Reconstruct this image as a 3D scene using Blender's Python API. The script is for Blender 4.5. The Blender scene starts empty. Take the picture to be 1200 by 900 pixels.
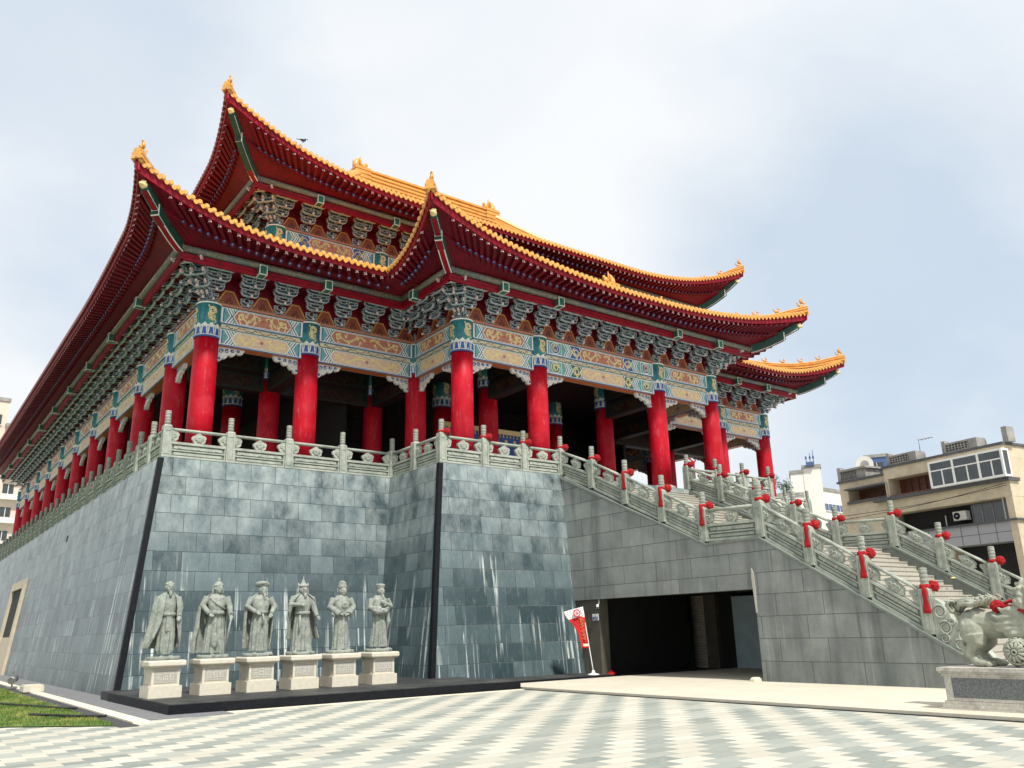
import bpy, math, random
from math import sin, cos, pi, sqrt, radians, floor
from mathutils import Vector as V, Matrix
random.seed(7)
S = bpy.context.scene
C = S.collection
# ------------------------------------------------------------------ helpers
class MB:
    """collects faces with material slots (and optional uv) and links them as one mesh object"""
    def __init__(s): s.v=[]; s.f=[]; s.m=[]; s.uv={}; s.sm=[]
    def vert(s,p): s.v.append((p[0],p[1],p[2])); return len(s.v)-1
    def face(s,pts,m=0,uv=None,smooth=False):
        i0=len(s.v); s.v.extend([(p[0],p[1],p[2]) for p in pts]); n=len(pts)
        s.f.append(tuple(range(i0,i0+n))); s.m.append(m); s.sm.append(smooth)
        if uv: s.uv[len(s.f)-1]=uv
    def idx(s,ids,m=0,smooth=False): s.f.append(tuple(ids)); s.m.append(m); s.sm.append(smooth)
    def obox(s,c,ax,ay,az,m=0,fr=None,mf=1):
        """box: centre, half-axis vectors; fr = painted border width (border keeps m, inside gets mf)"""
        c=V(c);ax=V(ax);ay=V(ay);az=V(az)
        if ax.cross(ay).dot(az)<0: ax=-ax
        for a,b,n in ((ay,az,ax),(az,ax,ay),(ax,ay,az)):
            for sg in (1,-1):
                o=c+n*sg; q=[o-a-b,o+a-b,o+a+b,o-a+b]
                if sg<0: q=q[::-1]
                if fr is None: s.face(q,m)
                else:
                    la,lb=a.length,b.length
                    ka=max(0,1-fr/la) if la>0 else 0; kb=max(0,1-fr/lb) if lb>0 else 0
                    if ka<.15 or kb<.15: s.face(q,m); continue
                    A=a*ka;B=b*kb; r=[o-A-B,o+A-B,o+A+B,o-A+B]
                    if sg<0: r=r[::-1]
                    s.face(r,mf)
                    for i in range(4): s.face([q[i],q[(i+1)%4],r[(i+1)%4],r[i]],m)
    def box(s,x0,x1,y0,y1,z0,z1,m=0,fr=None,mf=1):
        s.obox(((x0+x1)/2,(y0+y1)/2,(z0+z1)/2),((x1-x0)/2,0,0),(0,(y1-y0)/2,0),(0,0,(z1-z0)/2),m,fr,mf)
    def beam(s,a,b,w,h,m=0,up=(0,0,1),fr=None,mf=1):
        a=V(a);b=V(b);d=(b-a); L=d.length
        if L<1e-6: return
        d/=L; side=d.cross(V(up))
        if side.length<1e-5: side=d.cross(V((1,0,0)))
        side.normalize(); u=side.cross(d)
        s.obox((a+b)/2,d*L/2,side*w/2,u*h/2,m,fr,mf)
    def loft(s,rings,m=0,smooth=True,caps=True,closed=True):
        ids=[[s.vert(p) for p in r] for r in rings]; n=len(ids[0])
        for k in range(len(ids)-1):
            for i in range(n if closed else n-1):
                j=(i+1)%n
                s.idx((ids[k][i],ids[k][j],ids[k+1][j],ids[k+1][i]),m,smooth)
        if caps:
            s.idx(tuple(ids[0][::-1]),m,False); s.idx(tuple(ids[-1]),m,False)
    def cyl(s,a,b,r0,r1=None,n=12,m=0,smooth=True,caps=True):
        a=V(a);b=V(b); r1=r0 if r1 is None else r1
        d=(b-a).normalized(); x=d.orthogonal().normalized(); y=d.cross(x)
        s.loft([[p+(x*cos(t)+y*sin(t))*r for t in [2*pi*i/n for i in range(n)]] for p,r in ((a,r0),(b,r1))],m,smooth,caps)
    def lathe(s,c,prof,n=16,m=0,smooth=True,caps=True):
        c=V(c)
        s.loft([[c+V((r*cos(2*pi*i/n),r*sin(2*pi*i/n),z)) for i in range(n)] for r,z in prof],m,smooth,caps)
    def tube(s,pts,rad,n=8,m=0,smooth=True,flat=1.0):
        pts=[V(p) for p in pts]; K=len(pts)
        if not hasattr(rad,'__len__'): rad=[rad]*K
        rings=[]; prev=None
        for k in range(K):
            d=(pts[min(k+1,K-1)]-pts[max(k-1,0)]).normalized()
            if prev is None: x=d.orthogonal().normalized()
            else:
                x=prev-d*prev.dot(d)
                x=x.normalized() if x.length>1e-5 else d.orthogonal().normalized()
            prev=x; y=d.cross(x)
            rings.append([pts[k]+x*cos(2*pi*i/n)*rad[k]+y*sin(2*pi*i/n)*rad[k]*flat for i in range(n)])
        s.loft(rings,m,smooth)
    def ell(s,c,r,n=14,k=9,m=0,rot=None):
        c=V(c); rot=rot or Matrix.Identity(3)
        rings=[]
        for j in range(k+1):
            a=-pi/2+pi*(j+.02 if j==0 else (j-.02 if j==k else j))/k
            rings.append([c+rot@V((r[0]*cos(a)*cos(2*pi*i/n),r[1]*cos(a)*sin(2*pi*i/n),r[2]*sin(a))) for i in range(n)])
        s.loft(rings,m,True)
    def prism(s,poly,o,u,w,n,t,m=0,ms=None):
        """flat outline poly (list of 2-d), frame origin o, axes u,w, thickness t along n"""
        o=V(o);u=V(u);w=V(w);n=V(n); ms=m if ms is None else ms
        A=[o+u*p[0]+w*p[1] for p in poly]; B=[p+n*t for p in A]; k=len(A)
        s.face(B,m); s.face(A[::-1],m)
        for i in range(k): s.face([A[i],A[(i+1)%k],B[(i+1)%k],B[i]],ms)
    def build(s,name,mats,parent=None,world=True,bevel=0):
        me=bpy.data.meshes.new(name); me.from_pydata(s.v,[],s.f)
        mats=mats if isinstance(mats,(list,tuple)) else [mats]
        for m in mats: me.materials.append(m)
        me.polygons.foreach_set('material_index',s.m)
        me.polygons.foreach_set('use_smooth',s.sm)
        if s.uv:
            L=me.uv_layers.new(name='UVMap')
            for fi,uv in s.uv.items():
                p=me.polygons[fi]
                for k,li in enumerate(p.loop_indices): L.data[li].uv=uv[k]
        me.update()
        o=bpy.data.objects.new(name,me); C.objects.link(o)
        if parent is not None:
            o.parent=parent
            if world: o.location=-wloc(parent)
        if bevel:
            b=o.modifiers.new('b','BEVEL'); b.width=bevel; b.segments=1; b.limit_method='ANGLE'
        return o
def wloc(o):
    p=V(o.location)
    while o.parent: o=o.parent; p=p+V(o.location)
    return p
def tag(o,label=None,cat=None,group=None,kind=None):
    if label: o['label']=label
    if cat: o['category']=cat
    if group: o['group']=group
    if kind: o['kind']=kind
    return o
def thing(name,label,cat,loc=(0,0,0),rz=0,group=None):
    o=bpy.data.objects.new(name,None); C.objects.link(o); o.empty_display_size=.3
    o.location=loc; o.rotation_euler=(0,0,rz); return tag(o,label,cat,group)
def inst(src,parent,loc,rz=0,rx=None,scale=None):
    o=src.copy(); C.objects.link(o); o.parent=parent; o.location=loc; o.rotation_euler=(0,0,rz) if rx is None else (rx,0,rz)
    if scale: o.scale=scale
    return o
def remesh(o,vox,smooth=2):
    m=o.modifiers.new('r','REMESH'); m.mode='VOXEL'; m.voxel_size=vox; m.use_smooth_shade=True
    if smooth:
        sm=o.modifiers.new('s','SMOOTH'); sm.iterations=smooth; sm.factor=.5
    dg=bpy.context.evaluated_depsgraph_get()
    me=bpy.data.meshes.new_from_object(o.evaluated_get(dg)); old=o.data
    o.modifiers.clear(); o.data=me
    if not me.materials:
        for mm in old.materials: me.materials.append(mm)
    me.name=o.name
    return o
# ------------------------------------------------------------------ materials
class NT:
    def __init__(s,m): s.t=m.node_tree; s.n=s.t.nodes; s.l=s.t.links
    def add(s,typ,**kw):
        n=s.n.new(typ)
        for k,v in kw.items():
            if k in n.inputs: n.inputs[k].default_value=v
            else: setattr(n,k,v)
        return n
    def link(s,a,b): s.l.new(a,b)
    def math(s,op,a,b=None,c=None,clamp=False):
        n=s.n.new('ShaderNodeMath'); n.operation=op; n.use_clamp=clamp
        for i,x in enumerate((a,b,c)):
            if x is None: continue
            if isinstance(x,(int,float)): n.inputs[i].default_value=x
            else: s.l.new(x,n.inputs[i])
        return n.outputs[0]
    def mix(s,f,a,b,mode='MIX'):
        n=s.n.new('ShaderNodeMix'); n.data_type='RGBA'; n.blend_type=mode
        for i,x in ((0,f),(6,a),(7,b)):
            if isinstance(x,(int,float)): n.inputs[i].default_value=x
            elif isinstance(x,tuple): n.inputs[i].default_value=(*x[:3],1)
            else: s.l.new(x,n.inputs[i])
        return n.outputs[2]
    def ramp(s,f,stops,interp='LINEAR'):
        n=s.n.new('ShaderNodeValToRGB'); n.color_ramp.interpolation=interp
        e=n.color_ramp.elements
        while len(e)<len(stops): e.new(.5)
        for i,(p,c) in enumerate(stops):
            e[i].position=p; e[i].color=(*c,1) if isinstance(c,tuple) else (c,c,c,1)
        s.l.new(f,n.inputs[0]); return n.outputs[0]
    def noise(s,vec,scale,detail=3,rough=.55,dist=0):
        n=s.n.new('ShaderNodeTexNoise'); n.inputs['Scale'].default_value=scale; n.inputs['Detail'].default_value=detail
        n.inputs['Roughness'].default_value=rough; n.inputs['Distortion'].default_value=dist
        s.l.new(vec,n.inputs['Vector']); return n.outputs['Fac']
def newmat(name):
    m=bpy.data.materials.new(name); m.use_nodes=True; t=NT(m)
    b=t.n['Principled BSDF']; return m,t,b
def pos(t): return t.n.new('ShaderNodeNewGeometry').outputs['Position']
def mat(name,col,rough=.6,var=.25,scale=3.0,bump=0.0,bscale=30.0,metal=0.0,spec=.5,coat=0.0,dirt=None,dscale=.8,scuff=None):
    """plain paint / stone with uneven tone, optional second 'dirt' tone in patches, fine bump"""
    m,t,b=newmat(name); P=pos(t)
    n1=t.noise(P,scale,4); n2=t.noise(P,scale*6.1,3)
    f=t.math('ADD',t.math('MULTIPLY',n1,.65),t.math('MULTIPLY',n2,.35))
    lo=tuple(max(0,c*(1-var)) for c in col); hi=tuple(min(1,c*(1+var)) for c in col)
    c=t.ramp(f,[(.33,lo),(.67,hi)])
    if dirt:
        d=t.ramp(t.noise(P,dscale,5,.65),[(.48,0.),(.66,1.)])
        c=t.mix(t.math('MULTIPLY',d,.6),c,dirt)
    if scuff:   # faded scrapes that run down the paint
        mp=t.n.new('ShaderNodeMapping'); mp.inputs['Scale'].default_value=(5,5,.9); t.link(P,mp.inputs[0])
        s1=t.ramp(t.noise(mp.outputs[0],1.6,6,.72),[(.56,0.),(.72,1.)]); c=t.mix(t.math('MULTIPLY',s1,.42),c,scuff)
        mp=t.n.new('ShaderNodeMapping'); mp.inputs['Scale'].default_value=(3,3,.35); t.link(P,mp.inputs[0])
        s2=t.ramp(t.noise(mp.outputs[0],1.1,4,.6),[(.45,0.),(.7,1.)]); c=t.mix(t.math('MULTIPLY',s2,.45),c,tuple(x*.55 for x in col))
    t.link(c,b.inputs['Base Color']); b.inputs['Metallic'].default_value=metal
    b.inputs['Specular IOR Level'].default_value=spec; b.inputs['Coat Weight'].default_value=coat
    r=t.math('ADD',t.math('MULTIPLY',n2,.25),rough-.12); t.link(r,b.inputs['Roughness'])
    if bump:
        bn=t.add('ShaderNodeBump'); bn.inputs['Strength'].default_value=bump; bn.inputs['Distance'].default_value=.02
        t.link(t.noise(P,bscale,3),bn.inputs['Height']); t.link(bn.outputs[0],b.inputs['Normal'])
    return m
def wall_stone(name,c1,c2,mortar,bw,bh,msize=.012,rough=.4,streak=0.0,streakcol=(.6,.65,.62),bleach=0.0,speck=0.0,off=.5,dark=0.0,slabvar=.5):
    """stone slabs laid in courses on the uv of a wall (metres), with runs of lime down the face"""
    m,t,b=newmat(name)
    uv=t.n.new('ShaderNodeUVMap').outputs[0]
    br=t.add('ShaderNodeTexBrick'); br.offset=off; br.squash=1.0
    t.link(uv,br.inputs['Vector'])
    br.inputs['Scale'].default_value=1.0; br.inputs['Mortar Size'].default_value=msize; br.inputs['Mortar Smooth'].default_value=.1
    br.inputs['Bias'].default_value=0.0; br.inputs['Brick Width'].default_value=bw; br.inputs['Row Height'].default_value=bh
    br.inputs['Color1'].default_value=(0,0,0,1); br.inputs['Color2'].default_value=(1,1,1,1); br.inputs['Mortar'].default_value=(.5,.5,.5,1)
    P=pos(t)
    sep=t.n.new('ShaderNodeSeparateXYZ'); t.link(uv,sep.inputs[0])
    slab=t.n.new('ShaderNodeSeparateColor'); t.link(br.outputs['Color'],slab.inputs[0])
    n1=t.noise(P,1.3,5,.6); n2=t.noise(P,14,4,.6)
    f=t.math('ADD',t.math('MULTIPLY',slab.outputs[0],slabvar),t.math('ADD',t.math('MULTIPLY',n1,.9-slabvar),t.math('MULTIPLY',n2,.25)))
    c=t.ramp(f,[(.25,c1),(.85,c2)])
    row=t.math('FLOOR',t.math('DIVIDE',sep.outputs[1],bh))
    def uvn(su,sv,w0,scale,detail,rough,perrow=0.0):
        cb=t.n.new('ShaderNodeCombineXYZ'); t.link(t.math('MULTIPLY',sep.outputs[0],su),cb.inputs[0]); t.link(t.math('MULTIPLY',sep.outputs[1],sv),cb.inputs[1])
        if perrow: t.link(t.math('MULTIPLY_ADD',row,perrow,w0),cb.inputs[2])
        else: cb.inputs[2].default_value=w0
        return t.noise(cb.outputs[0],scale,detail,rough)
    if bleach:   # mottled grime and lime haze, stronger in the upper courses where rain washes over the coping
        g=t.ramp(uvn(.5,.5,1.7,1.0,6,.7),[(.40,0.),(.66,1.)])
        c=t.mix(t.math('MULTIPLY',g,.28),c,tuple(x*.55 for x in c1))
        h=t.math('MULTIPLY_ADD',sep.outputs[1],.20,-.55,clamp=True)
        nb=t.ramp(uvn(1.5,.9,0,1.0,7,.7,.37),[(.36,0.),(.70,1.)])
        c=t.mix(t.math('MULTIPLY',t.math('MULTIPLY',h,nb),bleach,clamp=True),c,(.44,.50,.49))
        fl=t.ramp(uvn(8,2.6,5.1,1.0,5,.7),[(.55,0.),(.75,1.)])
        c=t.mix(t.math('MULTIPLY',fl,.22),c,(.40,.46,.45))
    if bleach:   # damp, mossy darkening of the lower courses, broken up in patches
        dm=t.math('MULTIPLY',t.math('MULTIPLY_ADD',sep.outputs[1],-.19,.95,clamp=True),t.ramp(uvn(.9,.5,9.3,1.0,5,.65),[(.30,.15),(.65,1.)]))
        c=t.mix(t.math('MULTIPLY',dm,.62),c,(.030,.055,.060))
    if streak:
        low=t.math('MULTIPLY_ADD',sep.outputs[1],-.045,.10)
        area=t.ramp(t.math('ADD',uvn(.55,.30,3.1,1.0,3,.6),low),[(.455,0.),(.56,1.)])
        s1=t.ramp(uvn(7.5,.17,0,1.0,3,.55),[(.57,0.),(.66,1.)])
        s2=t.math('MULTIPLY',t.ramp(uvn(9,.3,0,1.0,2,.5,7.3),[(.58,0.),(.68,1.)]),t.ramp(uvn(.8,.8,8.8,1.0,2,.5,3.1),[(.48,0.),(.58,.9)]))
        s3=t.ramp(uvn(10,1.2,0,1.0,3,.6),[(.30,0.),(.5,1.)])
        st=t.math('MULTIPLY',t.math('MULTIPLY',t.math('MAXIMUM',s1,s2),area),t.math('MULTIPLY',s3,streak),clamp=True)
        c=t.mix(st,c,streakcol)
    if dark:
        cs=t.n.new('ShaderNodeCombineXYZ'); t.link(t.math('MULTIPLY',sep.outputs[0],1.6),cs.inputs[0]); t.link(t.math('MULTIPLY',sep.outputs[1],.16),cs.inputs[1])
        s1=t.ramp(t.noise(cs.outputs[0],1.0,4,.6),[(.5,0.),(.68,1.)])
        c=t.mix(t.math('MULTIPLY',s1,dark),c,(.05,.06,.06))
    if speck:
        c=t.mix(t.math('MULTIPLY',t.ramp(t.noise(P,60,2,.7),[(.5,0.),(.7,1.)]),speck),c,(.04,.045,.045))
    mo=t.math('MULTIPLY',br.outputs['Fac'],1.0)
    c=t.mix(mo,c,mortar)
    t.link(c,b.inputs['Base Color'])
    t.link(t.math('ADD',t.math('MULTIPLY',n2,.3),rough-.15),b.inputs['Roughness'])
    bn=t.add('ShaderNodeBump'); bn.inputs['Strength'].default_value=.5; bn.inputs['Distance'].default_value=.012
    hgt=t.math('ADD',t.math('MULTIPLY',mo,-1.0),t.math('ADD',t.math('MULTIPLY',n2,.35),t.math('MULTIPLY',slab.outputs[0],.5)))
    t.link(hgt,bn.inputs['Height']); t.link(bn.outputs[0],b.inputs['Normal'])
    return m
M={}
M['teal_slab']=wall_stone('teal_granite_slabs',(.030,.054,.064),(.125,.172,.186),(.02,.028,.03),0.85,.602,.007,.36,1.0,(.58,.64,.62),1.0,slabvar=.62)
M['grey_slab']=wall_stone('grey_granite_slabs',(.165,.182,.178),(.385,.405,.385),(.06,.063,.06),1.5,.602,.009,.6,.2,(.5,.52,.48),.45,.6,.37,.55,slabvar=.22)
M['black_stone']=mat('black_polished_granite',(.008,.009,.012),.55,.4,8,spec=.15)
M['dais']=mat('dais_dark_granite',(.036,.038,.039),.6,.35,6,spec=.25,dirt=(.11,.11,.10))
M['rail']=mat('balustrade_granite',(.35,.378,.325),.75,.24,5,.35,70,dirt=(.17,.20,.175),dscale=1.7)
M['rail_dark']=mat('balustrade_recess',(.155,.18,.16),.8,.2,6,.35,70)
M['finial']=mat('finial_granite',(.27,.29,.25),.8,.3,9,.4,60,dirt=(.17,.19,.16),dscale=3)
M['col']=mat('red_column_lacquer',(.46,.0012,.014),.5,.22,.9,0,30,spec=.22,dirt=(.52,.025,.045),dscale=1.6,scuff=(.66,.20,.22))
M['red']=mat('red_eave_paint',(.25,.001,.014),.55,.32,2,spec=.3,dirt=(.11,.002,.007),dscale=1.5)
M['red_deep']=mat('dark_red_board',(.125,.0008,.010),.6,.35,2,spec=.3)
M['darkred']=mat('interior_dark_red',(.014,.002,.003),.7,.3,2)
M['inner']=mat('interior_shaded_wood',(.006,.004,.004),.7,.3,2)  # near-black hall walls, indoor darkness put into the base colour
M['tile']=mat('yellow_glazed_tile',(.64,.315,.065),.32,.26,6,.25,25,dirt=(.40,.145,.03),dscale=3.0)
M['tile_pale']=mat('pale_glazed_tile_end',(.68,.36,.10),.3,.2,9)
M['flower']=mat('rafter_end_flower_paint',(.72,.52,.50),.5,.1,5)
M['blue_end']=mat('rafter_end_blue_paint',(.035,.05,.16),.5,.3,7)
M['blue']=mat('painted_blue',(.025,.085,.33),.5,.25,6)
M['green']=mat('painted_green',(.018,.13,.095),.5,.28,6)
M['teal']=mat('painted_teal',(.13,.34,.33),.5,.28,6)
M['white']=mat('painted_white',(.74,.75,.70),.55,.12,6)
M['cream']=mat('painted_cream',(.66,.57,.41),.55,.2,8)
M['peach']=mat('painted_peach',(.66,.47,.345),.55,.22,14)
M['brick_red']=mat('painted_brick_red',(.43,.17,.125),.55,.25,12)
M['gold']=mat('painted_gold',(.74,.58,.28),.4,.2,14)
M['orange']=mat('painted_orange',(.45,.13,.04),.5,.25,12)
M['dg_edge']=mat('bracket_pale_edge',(.43,.505,.545),.6,.25,10)
M['dg_fill']=mat('bracket_green_grey',(.030,.064,.088),.6,.4,5,dirt=(.10,.035,.04),dscale=4)
M['dg_dark']=mat('bracket_dark_red_gap',(.05,.006,.008),.6,.3,8)
M['purlin']=mat('purlin_mottled_paint',(.17,.165,.125),.6,.75,16,dirt=(.05,.10,.22),dscale=.8)
M['queti']=mat('brace_pale_paint',(.62,.60,.55),.6,.18,9,dirt=(.35,.42,.47),dscale=5)
M['statue']=mat('statue_grey_granite',(.27,.295,.26),.85,.3,14,.5,60,dirt=(.12,.145,.13),dscale=5.5)
M['lionstone']=mat('lion_green_granite',(.31,.325,.26),.7,.25,9,.35,50,dirt=(.38,.36,.25),dscale=2.2)
M['pedestal']=mat('pedestal_cream_granite',(.58,.54,.44),.75,.1,10,.25,60)
M['pedestal_text']=mat('plaque_letter',(.62,.60,.54),.7,.1,10)
M['plaque']=mat('plaque_rough_granite',(.40,.39,.34),.85,.2,30,.5,90)
M['ribbon']=mat('red_ribbon_cloth',(.32,.001,.004),.85,.2,10,.3,120)
M['step']=wall_stone('stair_tread_granite',(.355,.335,.285),(.49,.465,.40),(.18,.165,.145),.9,50,.008,.75,0,off=0,speck=.35)
M['floor']=mat('terrace_floor_stone',(.34,.33,.30),.6,.2,3)
M['lionped_panel']=mat('dark_speckled_granite',(.14,.15,.157),.6,.6,40,.2,90)
M['lionped']=mat('grey_pedestal_granite',(.47,.45,.395),.75,.25,20,.3,60,dirt=(.2,.19,.17),dscale=3)
M['metal_white']=mat('white_painted_metal',(.78,.78,.76),.4,.05,3)
M['metal_grey']=mat('grey_metal',(.28,.28,.28),.45,.2,5,metal=.6)
M['concrete']=mat('driveway_concrete',(.56,.52,.42),.8,.08,.7,.25,40,dirt=(.50,.45,.36),dscale=.9)
M['cream_edge']=mat('cream_kerb_stone',(.68,.62,.50),.75,.12,6,.2,50)
M['strip_dark']=mat('dark_basalt_strip',(.055,.055,.06),.7,.35,12,.3,60)
M['strip_grey']=mat('grey_foot_paving',(.17,.175,.18),.7,.3,10,.3,60)
M['cable']=mat('black_cable',(.01,.01,.01),.5,.2,5)
M['garage']=mat('garage_dark_wall',(.010,.010,.0095),.8,.3,2)
M['garage_col']=mat('garage_olive_pillar',(.085,.078,.058),.7,.2,3)
M['shutter']=mat('roller_shutter_metal',(.30,.27,.22),.5,.15,4)
M['blue_wall']=mat('garage_blue_wall',(.36,.46,.50),.7,.15,2)
M['glass']=mat('window_glass',(.03,.04,.043),.06,.5,.6,spec=.9)
M['dark_open']=mat('dark_opening',(.012,.011,.010),.8,.3,2)
M['beige_tile']=wall_stone('beige_wall_tile',(.42,.35,.25),(.54,.46,.34),(.38,.31,.22),.25,.08,.01,.7,0,off=.5)
M['beige']=mat('beige_render',(.56,.475,.34),.75,.14,1.2,dirt=(.38,.32,.24),dscale=.45)
M['bconc']=mat('weathered_roof_concrete',(.30,.29,.27),.85,.25,1.5,dirt=(.17,.165,.155),dscale=.8)
M['wtile']=wall_stone('white_wall_tile',(.58,.58,.60),(.68,.68,.70),(.34,.34,.36),1.2,.62,.04,.4,0,off=0)
M['bwhite']=mat('white_building_render',(.74,.72,.66),.8,.1,.6,dirt=(.58,.56,.50),dscale=.3)
M['pinkwall']=mat('pale_pink_render',(.66,.56,.47),.8,.1,.6,dirt=(.52,.44,.38),dscale=.3)
M['wood']=mat('brown_balcony_wood',(.16,.06,.035),.6,.4,4)
M['bluesteel']=mat('blue_steel',(.06,.11,.24),.5,.2,3)
M['grassbase']=mat('lawn_soil_turf',(.10,.17,.03),.95,.4,6)
M['flag_red']=mat('banner_red_cloth',(.62,.012,.012),.7,.3,5)
M['flag_white']=mat('banner_white_cloth',(.80,.77,.77),.7,.05,5)
M['crimson']=mat('logo_crimson',(.50,.01,.05),.6,.1,5)
M['in_green']=mat('shaded_green_paint',(.004,.014,.012),.6,.3,5)  # inner beam paints: darker copies with the indoor shade in the colour
M['in_red']=mat('shaded_red_paint',(.022,.003,.003),.6,.3,5)
M['in_gold']=mat('shaded_gold_paint',(.05,.028,.01),.6,.3,8)
M['in_pale']=mat('shaded_pale_paint',(.022,.025,.023),.6,.3,8)
M['gold_dim']=mat('gap_board_gold',(.50,.27,.06),.5,.3,14)
M['gap_red']=mat('gap_board_brown_red',(.24,.055,.03),.55,.35,12)
M['slate']=mat('dark_slate_ledge',(.085,.085,.09),.8,.3,2)
M['tile_shaded']=mat('shaded_glazed_tile_end',(.20,.022,.018),.4,.35,8)  # tile ends of the left eaves, with their shade put into the colour
M['beam_green']=mat('hip_beam_dark_green',(.006,.055,.04),.55,.35,3)
M['sleeve']=mat('sleeve_teal_paint',(.030,.22,.20),.5,.35,7,dirt=(.02,.10,.20),dscale=2.5)
M['bird']=mat('dark_bird_feather',(.03,.03,.035),.7,.3,20)
M['leafy']=mat('distant_leaf',(.05,.09,.03),.8,.4,5)
M['bark']=mat('tree_bark',(.10,.075,.05),.9,.3,5)
M['yellow']=mat('yellow_paper',(.75,.62,.2),.7,.1,5)
M['door_beige']=mat('doorway_beige_stone',(.50,.43,.33),.75,.15,3)
# pavers: square setts, two and two stepped on the diagonal
def paver():
    m,t,b=newmat('plaza_setts'); P=pos(t); a=.305
    sp=t.n.new('ShaderNodeSeparateXYZ'); t.link(P,sp.inputs[0])
    X=t.math('DIVIDE',t.math('ADD',sp.outputs[0],100*a+.1),a); Y=t.math('DIVIDE',t.math('ADD',sp.outputs[1],100*a),a)
    ix=t.math('FLOOR',X); iy=t.math('FLOOR',Y)
    k=t.math('FLOORED_MODULO',t.math('SUBTRACT',ix,iy),4.0)
    g=t.math('LESS_THAN',k,1.5)
    # joints: setts two wide, running along the rows
    fx=t.math('FRACT',t.math('DIVIDE',t.math('SUBTRACT',X,iy),2.0)); fy=t.math('FRACT',Y)
    jx=t.math('LESS_THAN',t.math('ABSOLUTE',t.math('SUBTRACT',fx,.5)),.491); jy=t.math('LESS_THAN',t.math('ABSOLUTE',t.math('SUBTRACT',fy,.5)),.482)
    joint=t.math('SUBTRACT',1.0,t.math('MULTIPLY',jx,jy))
    cb=t.n.new('ShaderNodeCombineXYZ'); t.link(t.math('FLOOR',t.math('DIVIDE',t.math('SUBTRACT',X,iy),2.0)),cb.inputs[0]); t.link(iy,cb.inputs[1])
    wn=t.n.new('ShaderNodeTexWhiteNoise'); wn.noise_dimensions='2D'; t.link(cb.outputs[0],wn.inputs['Vector'])
    r=wn.outputs['Value']
    cr=t.ramp(r,[(0.,(.45,.43,.355)),(.5,(.50,.48,.405)),(1.,(.56,.54,.455))])
    gr=t.ramp(r,[(0.,(.185,.215,.20)),(.55,(.255,.285,.26)),(1.,(.35,.37,.33))])
    c=t.mix(g,cr,gr)
    n=t.noise(P,9,5,.6); n2=t.noise(P,.5,4,.6)
    c=t.mix(t.math('MULTIPLY',t.ramp(n,[(.45,0.),(.75,1.)]),.35),c,(.42,.40,.34))
    c=t.mix(t.math('MULTIPLY',t.ramp(n2,[(.42,0.),(.68,1.)]),.30),c,(.36,.345,.275))
    c=t.mix(t.math('MULTIPLY',t.ramp(t.noise(P,1.7,6,.7),[(.52,0.),(.72,1.)]),.30),c,(.30,.30,.26))
    c=t.mix(t.ramp(t.noise(P,23,2,.5),[(.71,0.),(.74,.6)]),c,(.10,.10,.085))
    c=t.mix(t.math('MULTIPLY',joint,.6),c,(.20,.19,.16))
    t.link(c,b.inputs['Base Color']); b.inputs['Roughness'].default_value=.8
    bn=t.add('ShaderNodeBump'); bn.inputs['Strength'].default_value=.4; bn.inputs['Distance'].default_value=.01
    t.link(t.math('ADD',t.math('MULTIPLY',joint,-1.0),t.math('MULTIPLY',t.noise(P,50,3),.4)),bn.inputs['Height']); t.link(bn.outputs[0],b.inputs['Normal'])
    return m
M['paver']=paver()
# grass blades
def blade():
    m,t,b=newmat('grass_blade'); P=pos(t)
    c=t.ramp(t.noise(P,1.1,4,.6),[(.36,(.055,.12,.018)),(.5,(.13,.20,.035)),(.62,(.30,.30,.08))])
    t.link(c,b.inputs['Base Color']); b.inputs['Roughness'].default_value=.7
    return m
M['blade']=blade()
# ------------------------------------------------------------------ camera, sky, sun
cd=bpy.data.cameras.new('camera'); cam=bpy.data.objects.new('camera',cd); C.objects.link(cam); S.camera=cam
cd.sensor_width=36; cd.lens=975.666/1200*36; cd.clip_start=.1; cd.clip_end=3000
R=Matrix(((0.805606,-0.149044,-0.573398),(-0.591947,-0.242459,-0.768643),(-0.024464,0.958645,-0.283552)))
cam.matrix_world=Matrix.Translation((0,0,1.6))@R.to_4x4()
SUN_AZ=V((-.18,-.984)); SUN_EL=radians(55)
w=bpy.data.worlds.new('World'); S.world=w; w.use_nodes=True
t=NT(w); bg=t.n['Background']
sky=t.add('ShaderNodeTexSky'); sky.sky_type='NISHITA'; sky.sun_disc=False
sky.sun_elevation=SUN_EL; sky.sun_rotation=math.atan2(SUN_AZ.x,SUN_AZ.y); sky.air_density=1.0; sky.dust_density=1.5; sky.ozone_density=1.0
tc=t.n.new('ShaderNodeTexCoord').outputs['Generated']
sp=t.n.new('ShaderNodeSeparateXYZ'); t.link(tc,sp.inputs[0])
zz=t.math('ADD',t.math('MAXIMUM',sp.outputs[2],0.0),.32)
cb=t.n.new('ShaderNodeCombineXYZ'); t.link(t.math('DIVIDE',sp.outputs[0],zz),cb.inputs[0]); t.link(t.math('DIVIDE',sp.outputs[1],zz),cb.inputs[1]); cb.inputs[2].default_value=2.7
n1=t.noise(cb.outputs[0],.8,6,.5,.25); n2=t.noise(cb.outputs[0],2.2,6,.5,.2)
cov=t.ramp(t.math('ADD',t.math('MULTIPLY',n1,.75),t.math('MULTIPLY',n2,.25)),[(.30,.62),(.48,.93),(.60,1.0)])
cloud=t.ramp(n2,[(.32,(6.7,7.1,7.6)),(.60,(7.6,7.75,7.9))])
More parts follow.
